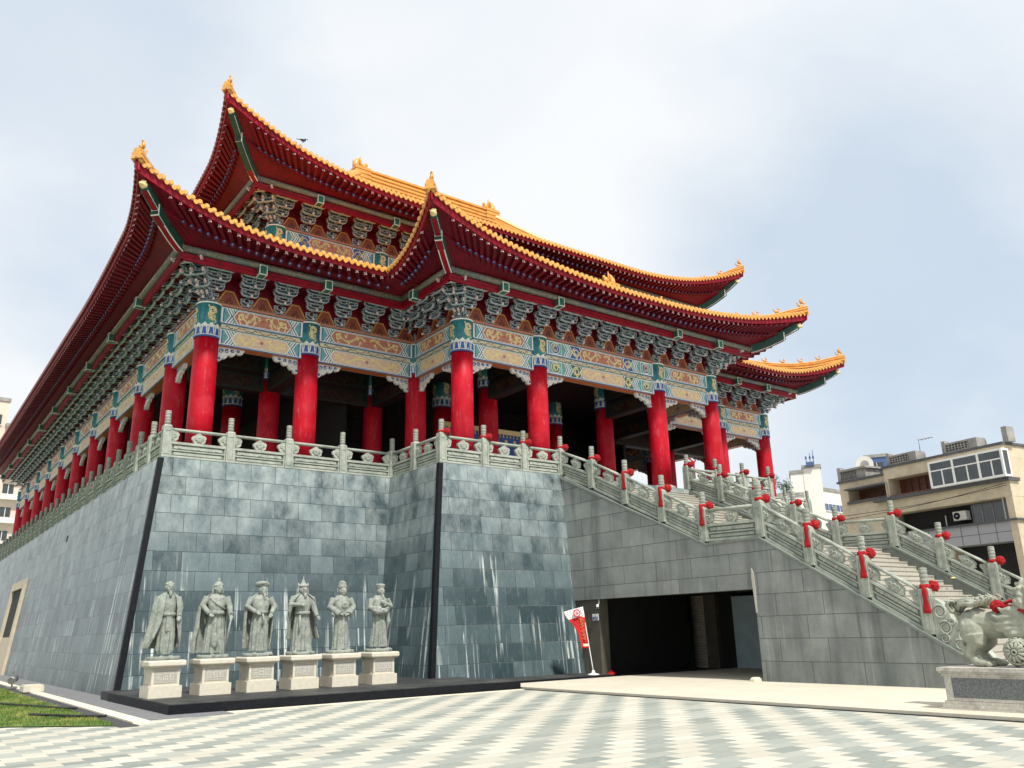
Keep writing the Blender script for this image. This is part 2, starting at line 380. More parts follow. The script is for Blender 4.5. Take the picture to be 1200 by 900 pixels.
def patch(d,r0,r1):
    n=t.n.new('ShaderNodeVectorMath'); n.operation='DOT_PRODUCT'; t.link(tc,n.inputs[0]); n.inputs[1].default_value=V(d).normalized()
    a=t.math('ADD',t.math('ARCCOSINE',n.outputs['Value']),t.math('MULTIPLY_ADD',n1,1.5,-.75))
    return t.math('MULTIPLY_ADD',a,1/(r0-r1),-r1/(r0-r1),clamp=True)
pt=t.math('MAXIMUM',t.math('MULTIPLY',patch((.83,.40,.42),.02,.34),.72),t.math('MULTIPLY',patch((.10,.86,.50),.03,.20),.45))
cov=t.math('MULTIPLY',cov,t.math('SUBTRACT',1.0,pt))
col=t.mix(cov,t.mix(.8,sky.outputs[0],(4.6,5.7,6.9)),cloud)
t.link(col,bg.inputs['Color']); bg.inputs['Strength'].default_value=.106
ld=bpy.data.lights.new('sun','SUN'); ld.energy=4.2; ld.angle=radians(4); ld.color=(1,.955,.88)
sun=bpy.data.objects.new('sun',ld); C.objects.link(sun)
dv=V((SUN_AZ.x*cos(SUN_EL),SUN_AZ.y*cos(SUN_EL),sin(SUN_EL)))
sun.rotation_euler=dv.to_track_quat('Z','Y').to_euler(); sun.location=dv*80
S.view_settings.view_transform='Standard'; S.view_settings.look='None'; S.view_settings.gamma=1; S.view_settings.exposure=.27
S.render.engine='CYCLES'
# ------------------------------------------------------------------ the setting
F=7.23; AX=24.09
xA,yA,x1,yF=8.17,29.42,16.89,25.86
XA2,X12=2*AX-xA,2*AX-x1
XS,XR=20.2,27.4
def sheet(name,pts,z,m,kind='structure'):
    b=MB(); b.face([(x,y,z) for x,y in pts],0); return tag(b.build(name,m),kind=kind)
sheet('plaza',[(-900,-900),(900,-900),(900,900),(-900,900)],0,M['paver'])
b=MB(); b.box(15.0,33,-12,21.4,-.05,.06); tag(b.build('driveway',M['concrete']),kind='structure')
b=MB(); b.box(14.86,14.998,-12,21.35,-.05,.008); tag(b.build('shadow_gap_strip',M['black_stone']),kind='structure')  # black strip standing in for the shadow gap along the driveway edge
lawn=[(-40,62.3),(-40,20.4),(2.15,20.4),(4.05,18.55),(4.05,62.3)]
sheet('lawn',lawn,.02,M['grassbase'])
b=MB(); b.box(4.052,4.40,18.2,80,-.05,.016); tag(b.build('basalt_strip',M['strip_dark']),kind='structure')
b=MB(); b.box(4.402,4.72,18.75,80,-.05,.045); tag(b.build('cream_strip',M['cream_edge']),kind='structure')
b=MB(); b.box(4.722,6.6,19.3,80,-.05,.02); tag(b.build('wall_foot_paving',M['strip_grey']),kind='structure')
b=MB(); b.box(4.5,14.9,19.72,19.95,-.05,.012); tag(b.build('cream_border',M['cream_edge']),kind='structure')
# grass blades on the visible corner of the lawn
rg=random.Random(3); b=MB()
for i in range(34000):
    y=18.6+ (rg.random()**1.35)*24; x=4.04-rg.random()**1.1*3.6
    if x<2.15 and y<20.45: continue
    if y<18.6+(4.05-x)*.985+.02: continue
    h=rg.uniform(.03,.075); a=rg.uniform(0,6.28); w_=.006+.004*rg.random()+.0003*(y-18)
    dx,dy=cos(a)*w_,sin(a)*w_; lx,ly=rg.uniform(-.03,.03),rg.uniform(-.03,.03)
    b.face([(x-dx,y-dy,.02),(x+dx,y+dy,.02),(x+lx,y+ly,.02+h)],0)
tag(b.build('grass',M['blade']),'short green and yellowing grass on the lawn by the wall','grass',kind='stuff')
# dais of dark granite in front of the wall
d=thing('stone_dais','low dark granite platform along the wall carrying six statues','platform',(5.4,20,0))
b=MB(); b.box(5.42,14.95,20.02,27.0,0,.235); b.build('dais_slab',M['dais'],d)
b=MB(); b.box(14.952,19.95,21.55,23.6,0,.12); b.build('dais_step',M['dais'],d)
b=MB(); b.box(5.40,14.955,20.0,20.018,0,.215); b.box(5.40,5.418,20.02,26.0,0,.215); b.box(14.957,19.96,21.53,21.548,0,.105); b.build('dais_edge',M['black_stone'],d)
# ------------------------------------------------------------------ podium
pod=thing('stone_podium','tall battered grey green granite podium under the red temple hall','podium',(AX,yF,0))
BT=.79
top=[(6.56,79.15),(6.56,27.72),(14.82,27.72),(14.82,24.14),(33.36,24.14),(33.36,27.72),(41.62,27.72),(41.62,79.15)]
bot=[(6.56-BT,79.15+BT),(6.56-BT,27.72-BT),(14.82-BT,27.72-BT),(14.82-BT,24.14-BT),(33.36+BT,24.14-BT),(33.36+BT,27.72-BT),(41.62+BT,27.72-BT),(41.62+BT,79.15+BT)]
b=MB(); n=len(top)
for i in range(n):
    j=(i+1)%n; a0,a1=V((*bot[i],0)),V((*bot[j],0)); c1,c0=V((*top[j],F)),V((*top[i],F))
    d_=(a1-a0).normalized(); k=7.3*i
    # the wall in two bands so the uv stays square
    b.face([a0,a1,c1,c0],0,uv=[(k+(p-a0).dot(d_),p.z/7.23*7.24) for p in (a0,a1,c1,c0)])
b.build('podium_wall',M['teal_slab'],pod)
b=MB(); b.face([(x,y,F-.002) for x,y in top],0); b.build('terrace_floor',M['floor'],pod)
def corner_strip(i,wd=.085):
    b=MB(); a=V((*bot[i],0)); c=V((*top[i],F-.05)); u=(c-a).normalized()
    o=V(((top[i][0]-bot[i][0])*-1,(top[i][1]-bot[i][1])*-1,0)).normalized()
    b.obox((a+c)/2+o*-.035,u*(c-a).length/2,V((1,0,0))*wd,V((0,1,0))*wd,0); return b.build('corner_strip',M['black_stone'],pod)
corner_strip(1); corner_strip(3)
# small doorway in the long left wall
b=MB(); kx=BT/7.23
def lw(y,z,o=0): return V((6.56-BT+kx*z-o,y,z))
def lwquad(y0,y1,z0,z1,o0,o1,m=0):
    P=[lw(y0,z0,o1),lw(y1,z0,o1),lw(y1,z1,o1),lw(y0,z1,o1)]; Q=[lw(y0,z0,o0),lw(y1,z0,o0),lw(y1,z1,o0),lw(y0,z1,o0)]
    b.face(P[::-1],m)
    for i in range(4): b.face([P[i],P[(i+1)%4],Q[(i+1)%4],Q[i]],m)
lwquad(52.4,53.0,0,4.9,-.1,.14); lwquad(57.2,57.8,0,4.9,-.1,.14); lwquad(53.0,57.2,4.45,4.9,-.1,.14); lwquad(53.0,57.2,0,1.9,-.1,.05)
lwquad(53.0,57.2,1.9,4.45,-.1,.012,1)
b.build('side_doorway',[M['door_beige'],M['dark_open']],pod)
b=MB(); lwquad(42.4,42.75,5.93,6.2,-.1,.01,0); b.build('wall_vent',M['dark_open'],pod)
# ------------------------------------------------------------------ temple hall
T=thing('temple_hall','red columned temple hall with two tiers of upswept yellow tiled roofs','temple',(AX,yF,F))
TL=V((AX,yF,F))
ZR,ZB=11.98,11.80           # top of red shaft, underside of beams
yL=[yA,33.34]+[33.34+4.89*k for k in range(1,10)]
# columns --------------------------------------------------------------
def column_mesh():
    b=MB(); b.lathe((0,0,0),[(.56,0),(.56,.10),(.60,.16),(.62,.24),(.58,.34),(.47,.40)],24,1)
    b.lathe((0,0,.40),[(.445,0),(.438,1.6),(.43,3.2),(.422,ZR-F-.39)],28,0); return b
def cyl_patch(b,poly,r,m,az=0,z0=0):
    """flat outline (angle*radius, z) wrapped on the sleeve"""
    b.face([(r*sin(az+p[0]/r),-r*cos(az+p[0]/r),z0+p[1]) for p in poly],m)
def ribbon(fn,ts,wd):
    """outline quads of a painted scroll: list of quads in 2-d"""
    P=[V(fn(t)) for t in ts]; out=[]
    for k in range(len(P)-1):
        d=(P[k+1]-P[k]); 
        if d.length<1e-6: continue
        nrm=V((-d.y,d.x))/d.length; wk=wd(ts[k]); w2=wd(ts[k+1])
        e=d*.12
        out.append([P[k]-nrm*wk-e,P[k+1]-nrm*w2+e,P[k+1]+nrm*w2+e,P[k]+nrm*wk-e])
    return out
def coil(cx,cz,r,turns=1.6,w=.035,ph=0):
    n=int(14*turns)
    return ribbon(lambda t:(cx+cos(ph+t*2*pi*turns)*r*(1-.62*t),cz+sin(ph+t*2*pi*turns)*r*(1-.62*t)),[i/n for i in range(n+1)],lambda t:w*(1-.3*t))
def sleeve_mesh():
    b=MB(); r=.452
    b.lathe((0,0,0),[(r-.02,0),(r,0),(r,1.36),(r-.02,1.36)],32,0)
    b.lathe((0,0,0),[(r+.004,0),(r+.008,.0),(r+.008,.06),(r+.004,.06)],32,1)
    b.lathe((0,0,.06),[(r+.004,0),(r+.006,0),(r+.006,.34),(r+.004,.34)],32,2)
    b.lathe((0,0,.40),[(r+.004,0),(r+.010,0),(r+.010,.05),(r+.004,.05)],32,2)
    b.lathe((0,0,1.29),[(r+.004,0),(r+.010,0),(r+.010,.06),(r+.004,.06)],32,2)
    for k in range(12):
        a=2*pi*k/12
        cyl_patch(b,[(-.085,.0),(.085,.0),(.05,.27),(-.05,.27)],r+.012,1,a,.09)
        cyl_patch(b,[(.085+.02,.30),(.13,.0),(.135,.30)],r+.012,0,a,.07)
        cyl_patch(b,[(-.1,0),(.1,0),(0,.10)],r+.012,2,a,.45)
    for k in range(4):
        a=pi/2*k
        for q in coil(0,1.02,.14,1.7,.020,k)+coil(.03,.74,.10,1.4,.018,2)+coil(-.09,.86,.07,1.2,.015,1)+ribbon(lambda t:(.15*sin(t*11+.5),.54+.66*t),[i/26 for i in range(27)],lambda t:.017)+ribbon(lambda t:(.12*sin(t*13+2.5),.60+.5*t),[i/20 for i in range(21)],lambda t:.010):
            cyl_patch(b,q,r+.013,3,a)
        for s_ in (-1,1): cyl_patch(b,[(s_*.27-.012,.5),(s_*.27+.012,.5),(s_*.27+.012,1.27),(s_*.27-.012,1.27)],r+.013,1,a)
    return b
SL=[M['teal'],M['blue'],M['white'],M['gold']]
col0=column_mesh().build('column',[M['col'],M['rail']],T,world=False); col0.location=V((xA,yA,F))-TL
sl0=sleeve_mesh().build('painted_sleeve',[M['sleeve'],M['blue'],M['white'],M['gold']],col0,world=False); sl0.location=(0,0,ZR-F)
def put_column(x,y):
    c=inst(col0,T,V((x,y,F))-TL); inst(sl0,c,(0,0,ZR-F)); return c
front=[(12.03,yA),(x1,yA),(x1,yF),(20.59,yF),(2*AX-20.59,yF),(X12,yF),(X12,yA),(2*AX-12.03,yA),(XA2,yA)]
for p in front: put_column(*p)
for y in yL[1:]: put_column(xA,y)
for y in yL[1:4]: put_column(XA2,y)
inner=[(12.03,yy) for yy in yL[1:7]]+[(x1,33.34),(20.59,33.34),(2*AX-20.59,33.34),(X12,33.34),(2*AX-12.03,33.34),(20.59,yA),(2*AX-20.59,yA)]
for p in inner: put_column(*p)
# painted beams -----------------------------------------------------------
def chev(x0,x1_,zc,h,tip):
    return [(x0,zc-h),(x0+tip,zc),(x0,zc+h),(x0+(x1_-x0),zc+h),(x1_+tip,zc),(x1_,zc-h)]
def beam_mesh(L,inner_side=True):
    """two stacked beams with a gold frieze between, painted panels on both faces; x along, -y outward"""
    b=MB(); hl=L/2
    # mats: 0 teal 1 white 2 blue 3 green 4 brickred 5 peach 6 gold 7 cream 8 orange-red underside
    b.box(-hl,hl,-.25,.25,0,.65,0); b.box(-hl,hl,-.20,.20,.652,.828,7); b.box(-hl,hl,-.27,.27,.83,1.50,0)
    b.box(-hl,hl,-.215,.215,-.006,.0-.001,8); b.box(-hl-.05,hl+.05,-.32,.32,1.502,1.575,4)
    for side in (1,-1):
        def q(poly,z0,y,m):
            pts=[(p[0]*side,-y*side,z0+p[1]) for p in poly]; b.face(pts,m)
        def R_(x0,x1_,z0,z1): return [(x0,z0),(x1_,z0),(x1_,z1),(x0,z1)]
        for (z0,h,y,pan,brd,roll) in ((0,.65,.25,5,3,0),(.83,.67,.27,4,2,1)):
            q(R_(-hl,hl,.0,.035),z0,y+.004,2); q(R_(-hl,hl,.035,.06),z0,y+.004,1)
            q(R_(-hl,hl,h-.035,h),z0,y+.004,3); q(R_(-hl,hl,h-.06,h-.035),z0,y+.004,1)
            zc=h/2; ha=h/2-.06
            # end bars
            for s_ in (-1,1):
                X=lambda v:s_*(hl-v)
                def qs(poly,dy,m): q([(s_*(hl-p[0]),p[1]) for p in poly][::s_],z0,y+dy,m)
                qs(R_(0,.07,.06,h-.06),.004,1); qs(R_(.07,.11,.06,h-.06),.004,2)
                off=.11
                if L>6:
                    qs(R_(.12,.80,.06,h-.06),.004,1); qs(R_(.15,.77,.085,h-.085),.007,0)
                    qs([(.46+.245*cos(a)*1.0,zc+ha*.92*sin(a)) for a in [2*pi*i/20 for i in range(20)]],.010,1)
                    qs([(.46+.215*cos(a),zc+ha*.80*sin(a)) for a in [2*pi*i/20 for i in range(20)]],.013,brd)
                    for r_ in coil(.46,zc,.17,1.7,.03,roll): qs(r_,.016,6)
                    off=.84
                # chevrons
                tip=.17
                for k,(a,c_,m_) in enumerate(((.05,.10,1),(.10,.15,2),(.15,.21,1),(.26,.31,1),(.31,.36,3),(.36,.41,1))):
                    qs(chev(off+a,off+c_,zc,ha,tip),.006,m_)
                off+=.44
                if L>4.2:
                    w_=.50
                    qs([(off+.02,zc-ha),(off+.02+tip,zc),(off+.02,zc+ha),(off+w_,zc+ha),(off+w_+tip,zc),(off+w_,zc-ha)],.006,brd)
                    for r_ in coil(off+.33,zc+.02,.19,1.5,.032,1+roll)+ribbon(lambda t:(off+.2+.3*t,zc-.16+.1*sin(t*9)),[i/12 for i in range(13)],lambda t:.022): qs(r_,.010,6)
                    qs(chev(off+w_,off+w_+.05,zc,ha,tip),.010,1); qs(chev(off+w_+.05,off+w_+.10,zc,ha,tip),.010,2)
                    off+=w_+.12
                e0=off
            # centre panel with pointed ends
            c0=hl-e0-.02
            if c0>.3:
                pn=lambda k:[(-c0+k,zc-ha+k*.5),(c0-k,zc-ha+k*.5),(c0-k-tip*.0+.17,zc),(c0-k,zc+ha-k*.5),(-c0+k,zc+ha-k*.5),(-c0+k-.17,zc)]
                q(pn(0),z0,y+.006,2 if roll else 3); q(pn(.03),z0,y+.009,1); q(pn(.075),z0,y+.012,pan)
                W=c0-.10
                for sx in (-1,1):
                    for r_ in ribbon(lambda t:(sx*(.12+(W-.12)*t),zc+(.55*ha)*sin(t*7.5+(.6 if sx>0 else .2))*(1-.35*t)),[i/26 for i in range(27)],lambda t:.045*(1-.5*t)+.012): q(r_,z0,y+.016,6)
                    for k in range(5):
                        cx=sx*(.22+(W-.2)*(k+.3)/5); r_=ribbon(lambda t:(cx+.12*t*sx*(-1)**k,zc-.13*(-1)**k+.11*sin(t*5+k)),[i/7 for i in range(8)],lambda t:.022)
                        for r2 in r_: q(r2,z0,y+.0165,6)
                    for r_ in coil(sx*W*.9,zc+.03,.13,1.2,.03,2 if sx>0 else 1): q(r_,z0,y+.017,6)
                q([(.07*cos(a),zc+.07*sin(a)) for a in [2*pi*i/10 for i in range(10)]],z0,y+.017,4 if pan==5 else 8)
        # gold frieze strip with red scroll
        nsc=max(4,int(L/.34))
        for k in range(nsc):
            cx=-hl+.2+(L-.4)*(k+.5)/nsc
            for r_ in ribbon(lambda t:(cx-.13+.26*t,.74+.045*sin(t*6.28+k%2*3.14)),[i/8 for i in range(9)],lambda t:.016): q(r_,0,.205,4 if k%3 else 3)
    return b
BM=[M['teal'],M['white'],M['blue'],M['green'],M['brick_red'],M['peach'],M['gold'],M['cream'],M['orange']]
def brace_mesh(L):
    """carved pale sparrow brace under the end of a beam"""
    b=MB()
    for s_ in (1,):
        poly=[(0,0),(1.02,0)]
        for t0,t1_,za,zb in ((1.02,.72,-.04,-.20),(.72,.44,-.14,-.31),(.44,.20,-.26,-.44)):
            poly+=[(t0,za),(t0-(t0-t1_)*.25,zb*.86),(t0-(t0-t1_)*.55,zb),(t0-(t0-t1_)*.85,zb*.94)]
        poly+=[(.17,-.52),(.06,-.56),(0,-.50)]
        o=V((s_*L/2,-.07,-.008)); 
        b.prism([(p[0],p[1]) for p in poly],o,(-s_,0,0),(0,0,1),(0,1,0),.14,0)
        for k in range(4):
            for q in coil(.16+.21*k,-.16+.03*k,.085-.01*k,1.3,.016,k):
                for yy in (-.078,.078): b.face([(s_*L/2-s_*p[0],yy,-.008+p[1]) for p in q],1)
        b.cyl((s_*(L/2-.10),-.10,-.46),(s_*(L/2-.10),.10,-.46),.10,n=12,m=0); b.cyl((s_*(L/2-.10),-.105,-.46),(s_*(L/2-.10),.105,-.46),.05,n=10,m=1)
    return b
_bm={}
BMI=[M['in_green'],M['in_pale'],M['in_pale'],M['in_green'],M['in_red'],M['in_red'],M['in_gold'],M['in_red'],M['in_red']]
def put_beam(p0,p1,z=ZB,brace=True,parent=T,gap=.36,inside=False):
    p0=V(p0);p1=V(p1); L=round((p1-p0).length-2*gap,2); d=(p1-p0).normalized(); rz=math.atan2(d.y,d.x); c=(p0+p1)/2
    key=(L,inside)
    if key not in _bm:
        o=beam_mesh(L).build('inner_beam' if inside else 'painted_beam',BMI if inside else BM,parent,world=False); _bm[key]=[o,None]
        o.location=V((c.x,c.y,z))-TL; o.rotation_euler=(0,0,rz)
    else: o=inst(_bm[key][0],parent,V((c.x,c.y,z))-TL,rz)
    if brace and not inside:
        if not _bm[key][1]:
            _bm[key][1]=brace_mesh(L).build('carved_brace',[M['queti'],M['blue']],o,world=False); inst(_bm[key][1],o,(0,0,0),pi)
        else: inst(_bm[key][1],o,(0,0,0)); inst(_bm[key][1],o,(0,0,0),pi)
    return o
def bays(seq): return list(zip(seq[:-1],seq[1:]))
frontline=[(xA,yA),(12.03,yA),(x1,yA)]; porch_l=[(x1,yA),(x1,yF)]; porch_f=[(x1,yF),(20.59,yF),(2*AX-20.59,yF),(X12,yF)]
porch_r=[(X12,yF),(X12,yA)]; front_r=[(X12,yA),(2*AX-12.03,yA),(XA2,yA)]
left=[(xA,y) for y in yL][::-1]; right=[(XA2,y) for y in yL[:4]]
for seq in (frontline,porch_l[::-1],porch_f,porch_r,front_r,left,right):
    for a,c in bays(seq): put_beam(a,c)
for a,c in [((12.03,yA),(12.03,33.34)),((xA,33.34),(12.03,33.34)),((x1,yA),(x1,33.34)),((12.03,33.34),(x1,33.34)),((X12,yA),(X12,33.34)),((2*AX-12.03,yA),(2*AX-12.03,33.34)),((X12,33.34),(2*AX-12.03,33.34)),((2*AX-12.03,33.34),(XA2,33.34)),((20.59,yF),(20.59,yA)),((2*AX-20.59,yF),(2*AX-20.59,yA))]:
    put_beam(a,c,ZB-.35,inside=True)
# ceiling and inner walls ---------------------------------------------------
b=MB()
for x0,x1_,y0,y1 in ((xA-.1,XA2+.1,yA-.1,77.4),(x1-.1,X12+.1,yF-.1,yA-.1)):
    b.box(x0,x1_,y0,y1,13.20,13.28)
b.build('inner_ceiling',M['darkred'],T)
b=MB(); yw=36.2
b.box(15.6,32.6,yw,yw+.2,F,13.2); b.box(15.4,15.6,yw,77,F,13.2); b.box(32.6,32.8,yw,77,F,13.2)
b.box(15.4,15.6,33.34,yw,F,13.2); b.box(32.6,32.8,33.34,yw,F,13.2)
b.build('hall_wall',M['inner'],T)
b=MB()   # timber lattice over the dark hall opening
for k in range(23): x=17.2+k*.6; b.box(x-.03,x+.03,35.98,36.04,10.6,12.9)
for z in (9.2,10.6,11.7,12.9): b.box(17.0,31.2,35.96,36.06,z-.05,z+.05)
b.build('lattice_screen',M['darkred'],T)
b=MB(); b.box(13.2,14.1,38.2,38.3,F,9.9); b.box(13.25,14.05,38.15,38.2,F+.1,9.8,1); b.build('side_hall_door',[M['inner'],M['metal_grey']],T)
# bracket sets ------------------------------------------------------------
ZK=ZB+1.576
NT_,DZ,DP=4,.262,.345
def bracket_into(b,rot=0,st=1.0,long_=0,flip=True):
    c_,s_=cos(rot),sin(rot)
    def X(x,y): return (x*c_-y*s_, x*s_+y*c_)
    U=V((c_,s_,0)); W=V((-s_,c_,0)); Zv=V((0,0,1))
    def bx(x0,x1_,y0,y1,z0,z1,m=0,fr=.022,mf=1):
        cx,cy=(x0+x1_)/2,(y0+y1)/2; p=X(cx,cy)
        b.obox((p[0],p[1],(z0+z1)/2),U*((x1_-x0)/2),W*((y1-y0)/2),(0,0,(z1-z0)/2),m,fr,mf)
    def bow(hw,y,z,h=.15,t=.10):
        """arm with scooped upturned ends, pale outline round a dark painted field"""
        L=[(-hw,h),(-hw,h*.55),(-hw+.05,h*.22),(-hw+.13,0),(hw-.13,0),(hw-.05,h*.22),(hw,h*.55),(hw,h)]
        o=V((*X(0,y+t/2),z)); b.prism(L,o,U,Zv,-W,t,0)
        f=.026; I=[(-hw+f,h-f),(-hw+f,h*.6),(-hw+.06,h*.22+f),(-hw+.13,f),(hw-.13,f),(hw-.06,h*.22+f),(hw-f,h*.6),(hw-f,h-f)]
        b.face([o-W*(t+.004)+U*q[0]+Zv*q[1] for q in I],1)
    bx(-.20,.20,-.20,.16,0,.11); bx(-.15,.15,-.15,.1,.11,.14,3,None)
    for k in range(NT_):
        z=.13+DZ*k; y=-(.14+DP*k*st)-long_
        # projecting arm with pale drooping tip
        bx(-.055,.055,y-.04,.10,z+.02,z+.135)
        q0=V((*X(0,y-.02),z+.08)); q1=V((*X(0,y-.24),z-.03)); b.beam(q0,q1,.085,.10,0,fr=.02); b.beam(q1,q1+(q1-q0)*.22,.06,.07,2)
        for j in ((k,) if k<2 else (k-1,k)):
            yj=-(.14+DP*j*st)-long_*(j==k); hw=.22+.10*k-.05*(k-j)
            bow(hw,yj,z)
            for dx in ((-hw+.065,hw-.065) if k<2 else (-hw+.065,0,hw-.065)):
                bx(dx-.078,dx+.078,yj-.085,yj+.085,z+.152,z+DZ-.005,0,.024); bx(dx-.05,dx+.05,yj-.06,yj+.06,z+.13,z+.151,3,None)
    z=.13+DZ*NT_; bx(-.05,.05,-(.14+DP*NT_*st),0,z,z+.06)
DG=[M['dg_edge'],M['dg_fill'],M['flower'],M['dg_dark']]
b=MB(); bracket_into(b); br0=b.build('bracket_set',DG,T,world=False)
b=MB(); bracket_into(b,0); bracket_into(b,-pi/2); bracket_into(b,-pi/4,1.36,.12)
for k in range(4):
    for a_ in (-pi/8-.1,-3*pi/8+.1,-pi/4): 
        d_=V((sin(a_),-cos(a_),0)); L_=.55+.42*k; zz_=.2+DZ*k; b.beam(d_*.2+V((0,0,zz_-.05)),d_*L_+V((0,0,zz_+.03)),.085,.10,0,fr=.02); b.beam(d_*L_+V((0,0,zz_+.03)),d_*(L_+.12)+V((0,0,zz_+.06)),.07,.08,2)
cb0=b.build('corner_bracket_set',DG,T,world=False)
_used={'b':False,'c':False}
def put_br(x,y,rz,z=ZK,kind='b'):
    src=br0 if kind=='b' else cb0; loc=V((x,y,z))-TL
    if not _used[kind]: _used[kind]=True; src.location=loc; src.rotation_euler=(0,0,rz); return src
    return inst(src,T,loc,rz)
NRM={'f':0,'l':-pi/2,'r':pi/2}
gp=MB()  # triangular painted boards between the bracket sets
def gap_board(x,y,rz,z,w_):
    c_,s_=cos(rz),sin(rz)
    def P(u,v,o): return (x+u*c_+o*s_, y+u*s_-o*c_, z+v)
    gp.face([P(-w_,.0,.14),P(w_,0,.14),P(w_*.42,.95,.14),P(-w_*.42,.95,.14)],0)
    gp.face([P(-w_*.82,.05,.146),P(w_*.82,.05,.146),P(w_*.28,.62,.146),P(-w_*.28,.62,.146)],1)
    gp.face([P(-w_*.70,.08,.15),P(w_*.70,.08,.15),P(w_*.22,.56,.15),P(-w_*.22,.56,.15)],2)
    for a_ in range(7):
        t_=-1+2*a_/6; gp.face([P(t_*w_*.6-.02,.08,.152),P(t_*w_*.6+.02,.08,.152),P(t_*w_*.42,.17+.05*(1-abs(t_)),.152)],1)
    for dx,dz in ((-.075,.17),(.075,.17),(0,.29)):
        gp.face([P(dx+.068*cos(a),dz+.068*sin(a),.154) for a in [2*pi*i/10 for i in range(10)]],3)
        gp.face([P(dx+.035*cos(a),dz+.035*sin(a),.158) for a in [2*pi*i/8 for i in range(8)]],2)
def bracket_row(seq,key,counts,z=ZK,first=True,last=True,stop=None,only=None):
    rz=NRM[key]
    for (a,c),n_ in zip(bays(seq),counts):
        a=V(a);c=V(c); d=c-a
        for k in range(n_):
            p=a+d*k/n_; q=a+d*(k+.5)/n_
            if k or (first and a==V(seq[0])) or a!=V(seq[0]):
                (only or put_br)(p.x,p.y,rz,z)
            gap_board(q.x,q.y,rz,z,d.length/n_/2-.06)
    if last: (only or put_br)(seq[-1][0],seq[-1][1],rz,z)
put_br(xA,yA,0,ZK,'c'); put_br(x1,yF,0,ZK,'c')
def put_cr(x,y,z=ZK):   # mirrored corner: facing front and right
    o=inst(cb0,T,V((x,y,z))-TL,pi/2); return o
put_cr(X12,yF); put_cr(XA2,yA)
bracket_row(frontline,'f',(3,4),first=False,last=False); bracket_row(porch_l,'l',(3,),first=True,last=False)
bracket_row(porch_f,'f',(3,6,3),first=False,last=False); bracket_row(porch_r,'r',(3,),first=False,last=True)
bracket_row(front_r,'f',(4,3),first=True,last=False)
bracket_row([(xA,y) for y in yL],'l',(3,)+(4,)*9,first=False,last=True)
bracket_row(right,'r',(3,4,4),first=False,last=True)
# ------------------------------------------------------------------ eaves and roofs
def prof(s): return .33*s+.025*s*s
class Run:
    def __init__(r,c,d,n,L,z0,lift,rs,re,hs=True,he=True,flare=.6,vs=False,ve=False):
        r.vs=vs;r.ve=ve
        r.c=V(c);r.d=V(d);r.n=V(n);r.L=L;r.z0=z0;r.lift=lift;r.rs=rs;r.re=re;r.hs=hs;r.he=he;r.fl=flare
    def up(r,t):
        u=0
        if r.hs: u=max(u,r.lift*max(0,1-(t+r.fl)/r.rs)**2)
        if r.he: u=max(u,r.lift*max(0,1-(r.L-t+r.fl)/r.re)**2)
        return u
    def out(r,t):
        u=0
        if r.hs: u=max(u,r.fl*max(0,1-(t+r.fl)/4)**1.6)
        if r.he: u=max(u,r.fl*max(0,1-(r.L-t+r.fl)/4)**1.6)
        return u
    def ez(r,t): return r.z0+r.up(t)
    def P(r,t,s,z): q=r.c+r.d*t-r.n*s; return V((q.x,q.y,z))
    def zr(r,t,s): return r.z0+prof(max(0,s))+r.up(t)*max(0,1-max(0,s)/5.5)**2
    def t0(r): return -r.fl if r.hs else 0
    def t1(r): return r.L+(r.fl if r.he else 0)
    def inner_t(r,t,D,W=4.6):
        if r.hs and t<W: return D+(t+r.fl)*(W-D)/(W+r.fl)
        if r.he and r.L-t<W: return r.L-(D+(r.L-t+r.fl)*(W-D)/(W+r.fl))
        if r.vs and t<3: return t-D*(1-t/3)
        if r.ve and r.L-t<3: return t+D*(1-(r.L-t)/3)
        return t
def roof_surface(b,r,smin,smax,tile=.25,rows=7):
    """tile rolls running up the slope, hip to hip"""
    n=int(round((r.t1()-r.t0())/tile)); tl=(r.t1()-r.t0())/n
    offs=[(0,-.02),(.10,-.02),(.30,.02),(.36,.075),(.5,.105),(.64,.075),(.70,.02),(.90,-.02)]
    cols=[]
    for i in range(n):
        for f_,h in offs: cols.append((r.t0()+(i+f_)*tl,h))
    cols.append((r.t1(),-.02))
    prev=None
    for t,h in cols:
        a=max(-r.out(t),smin(t)); e=smax(t)
        if e-a<.03: prev=None; continue
        ids=[]
        for k in range(rows+1):
            s=a+(e-a)*k/rows; p=r.P(t,s,r.zr(t,s)+h); ids.append(b.vert(p))
        if prev:
            for k in range(rows): b.idx((prev[k],ids[k],ids[k+1],prev[k+1]),0,True)
        prev=ids
def tile_ends(b,r,ta=None,tb=None,tile=.25):
    ta=r.t0() if ta is None else ta; tb=r.t1() if tb is None else tb
    n=int(round((r.t1()-r.t0())/tile)); tl=(r.t1()-r.t0())/n
    for i in range(n):
        t=r.t0()+(i+.5)*tl
        if not ta-.05<=t<=tb+.05: continue
        o=r.out(t); z=r.ez(t); p=r.P(t,-o-.05,z+.035); q=r.P(t,-o+.25,z+.055)
        b.cyl(p,q,.092,n=9,m=0); nn=V((*r.n,0))
        b.cyl(p,p+nn*.014,.066,n=9,m=1)
        # drip tile hanging between the rolls
        t2=t+tl*.5; o2=r.out(t2); z2=r.ez(t2); dd=V((*r.d,0)); w_=tl*.36
        c0=r.P(t2,-o2-.03,z2)
        poly=[(-w_,.02),(-w_,-.05),(-w_*.55,-.115),(0,-.145),(w_*.55,-.115),(w_,-.05),(w_,.02)]
        b.prism(poly,c0,dd,(0,0,1),nn,.03,0)
def strip(b,r,fn,ts,m=0):
    """sweep a closed cross-section fn(t)->[points] along the run"""
    rings=[fn(t) for t in ts]
    b.loft(rings,m,False)
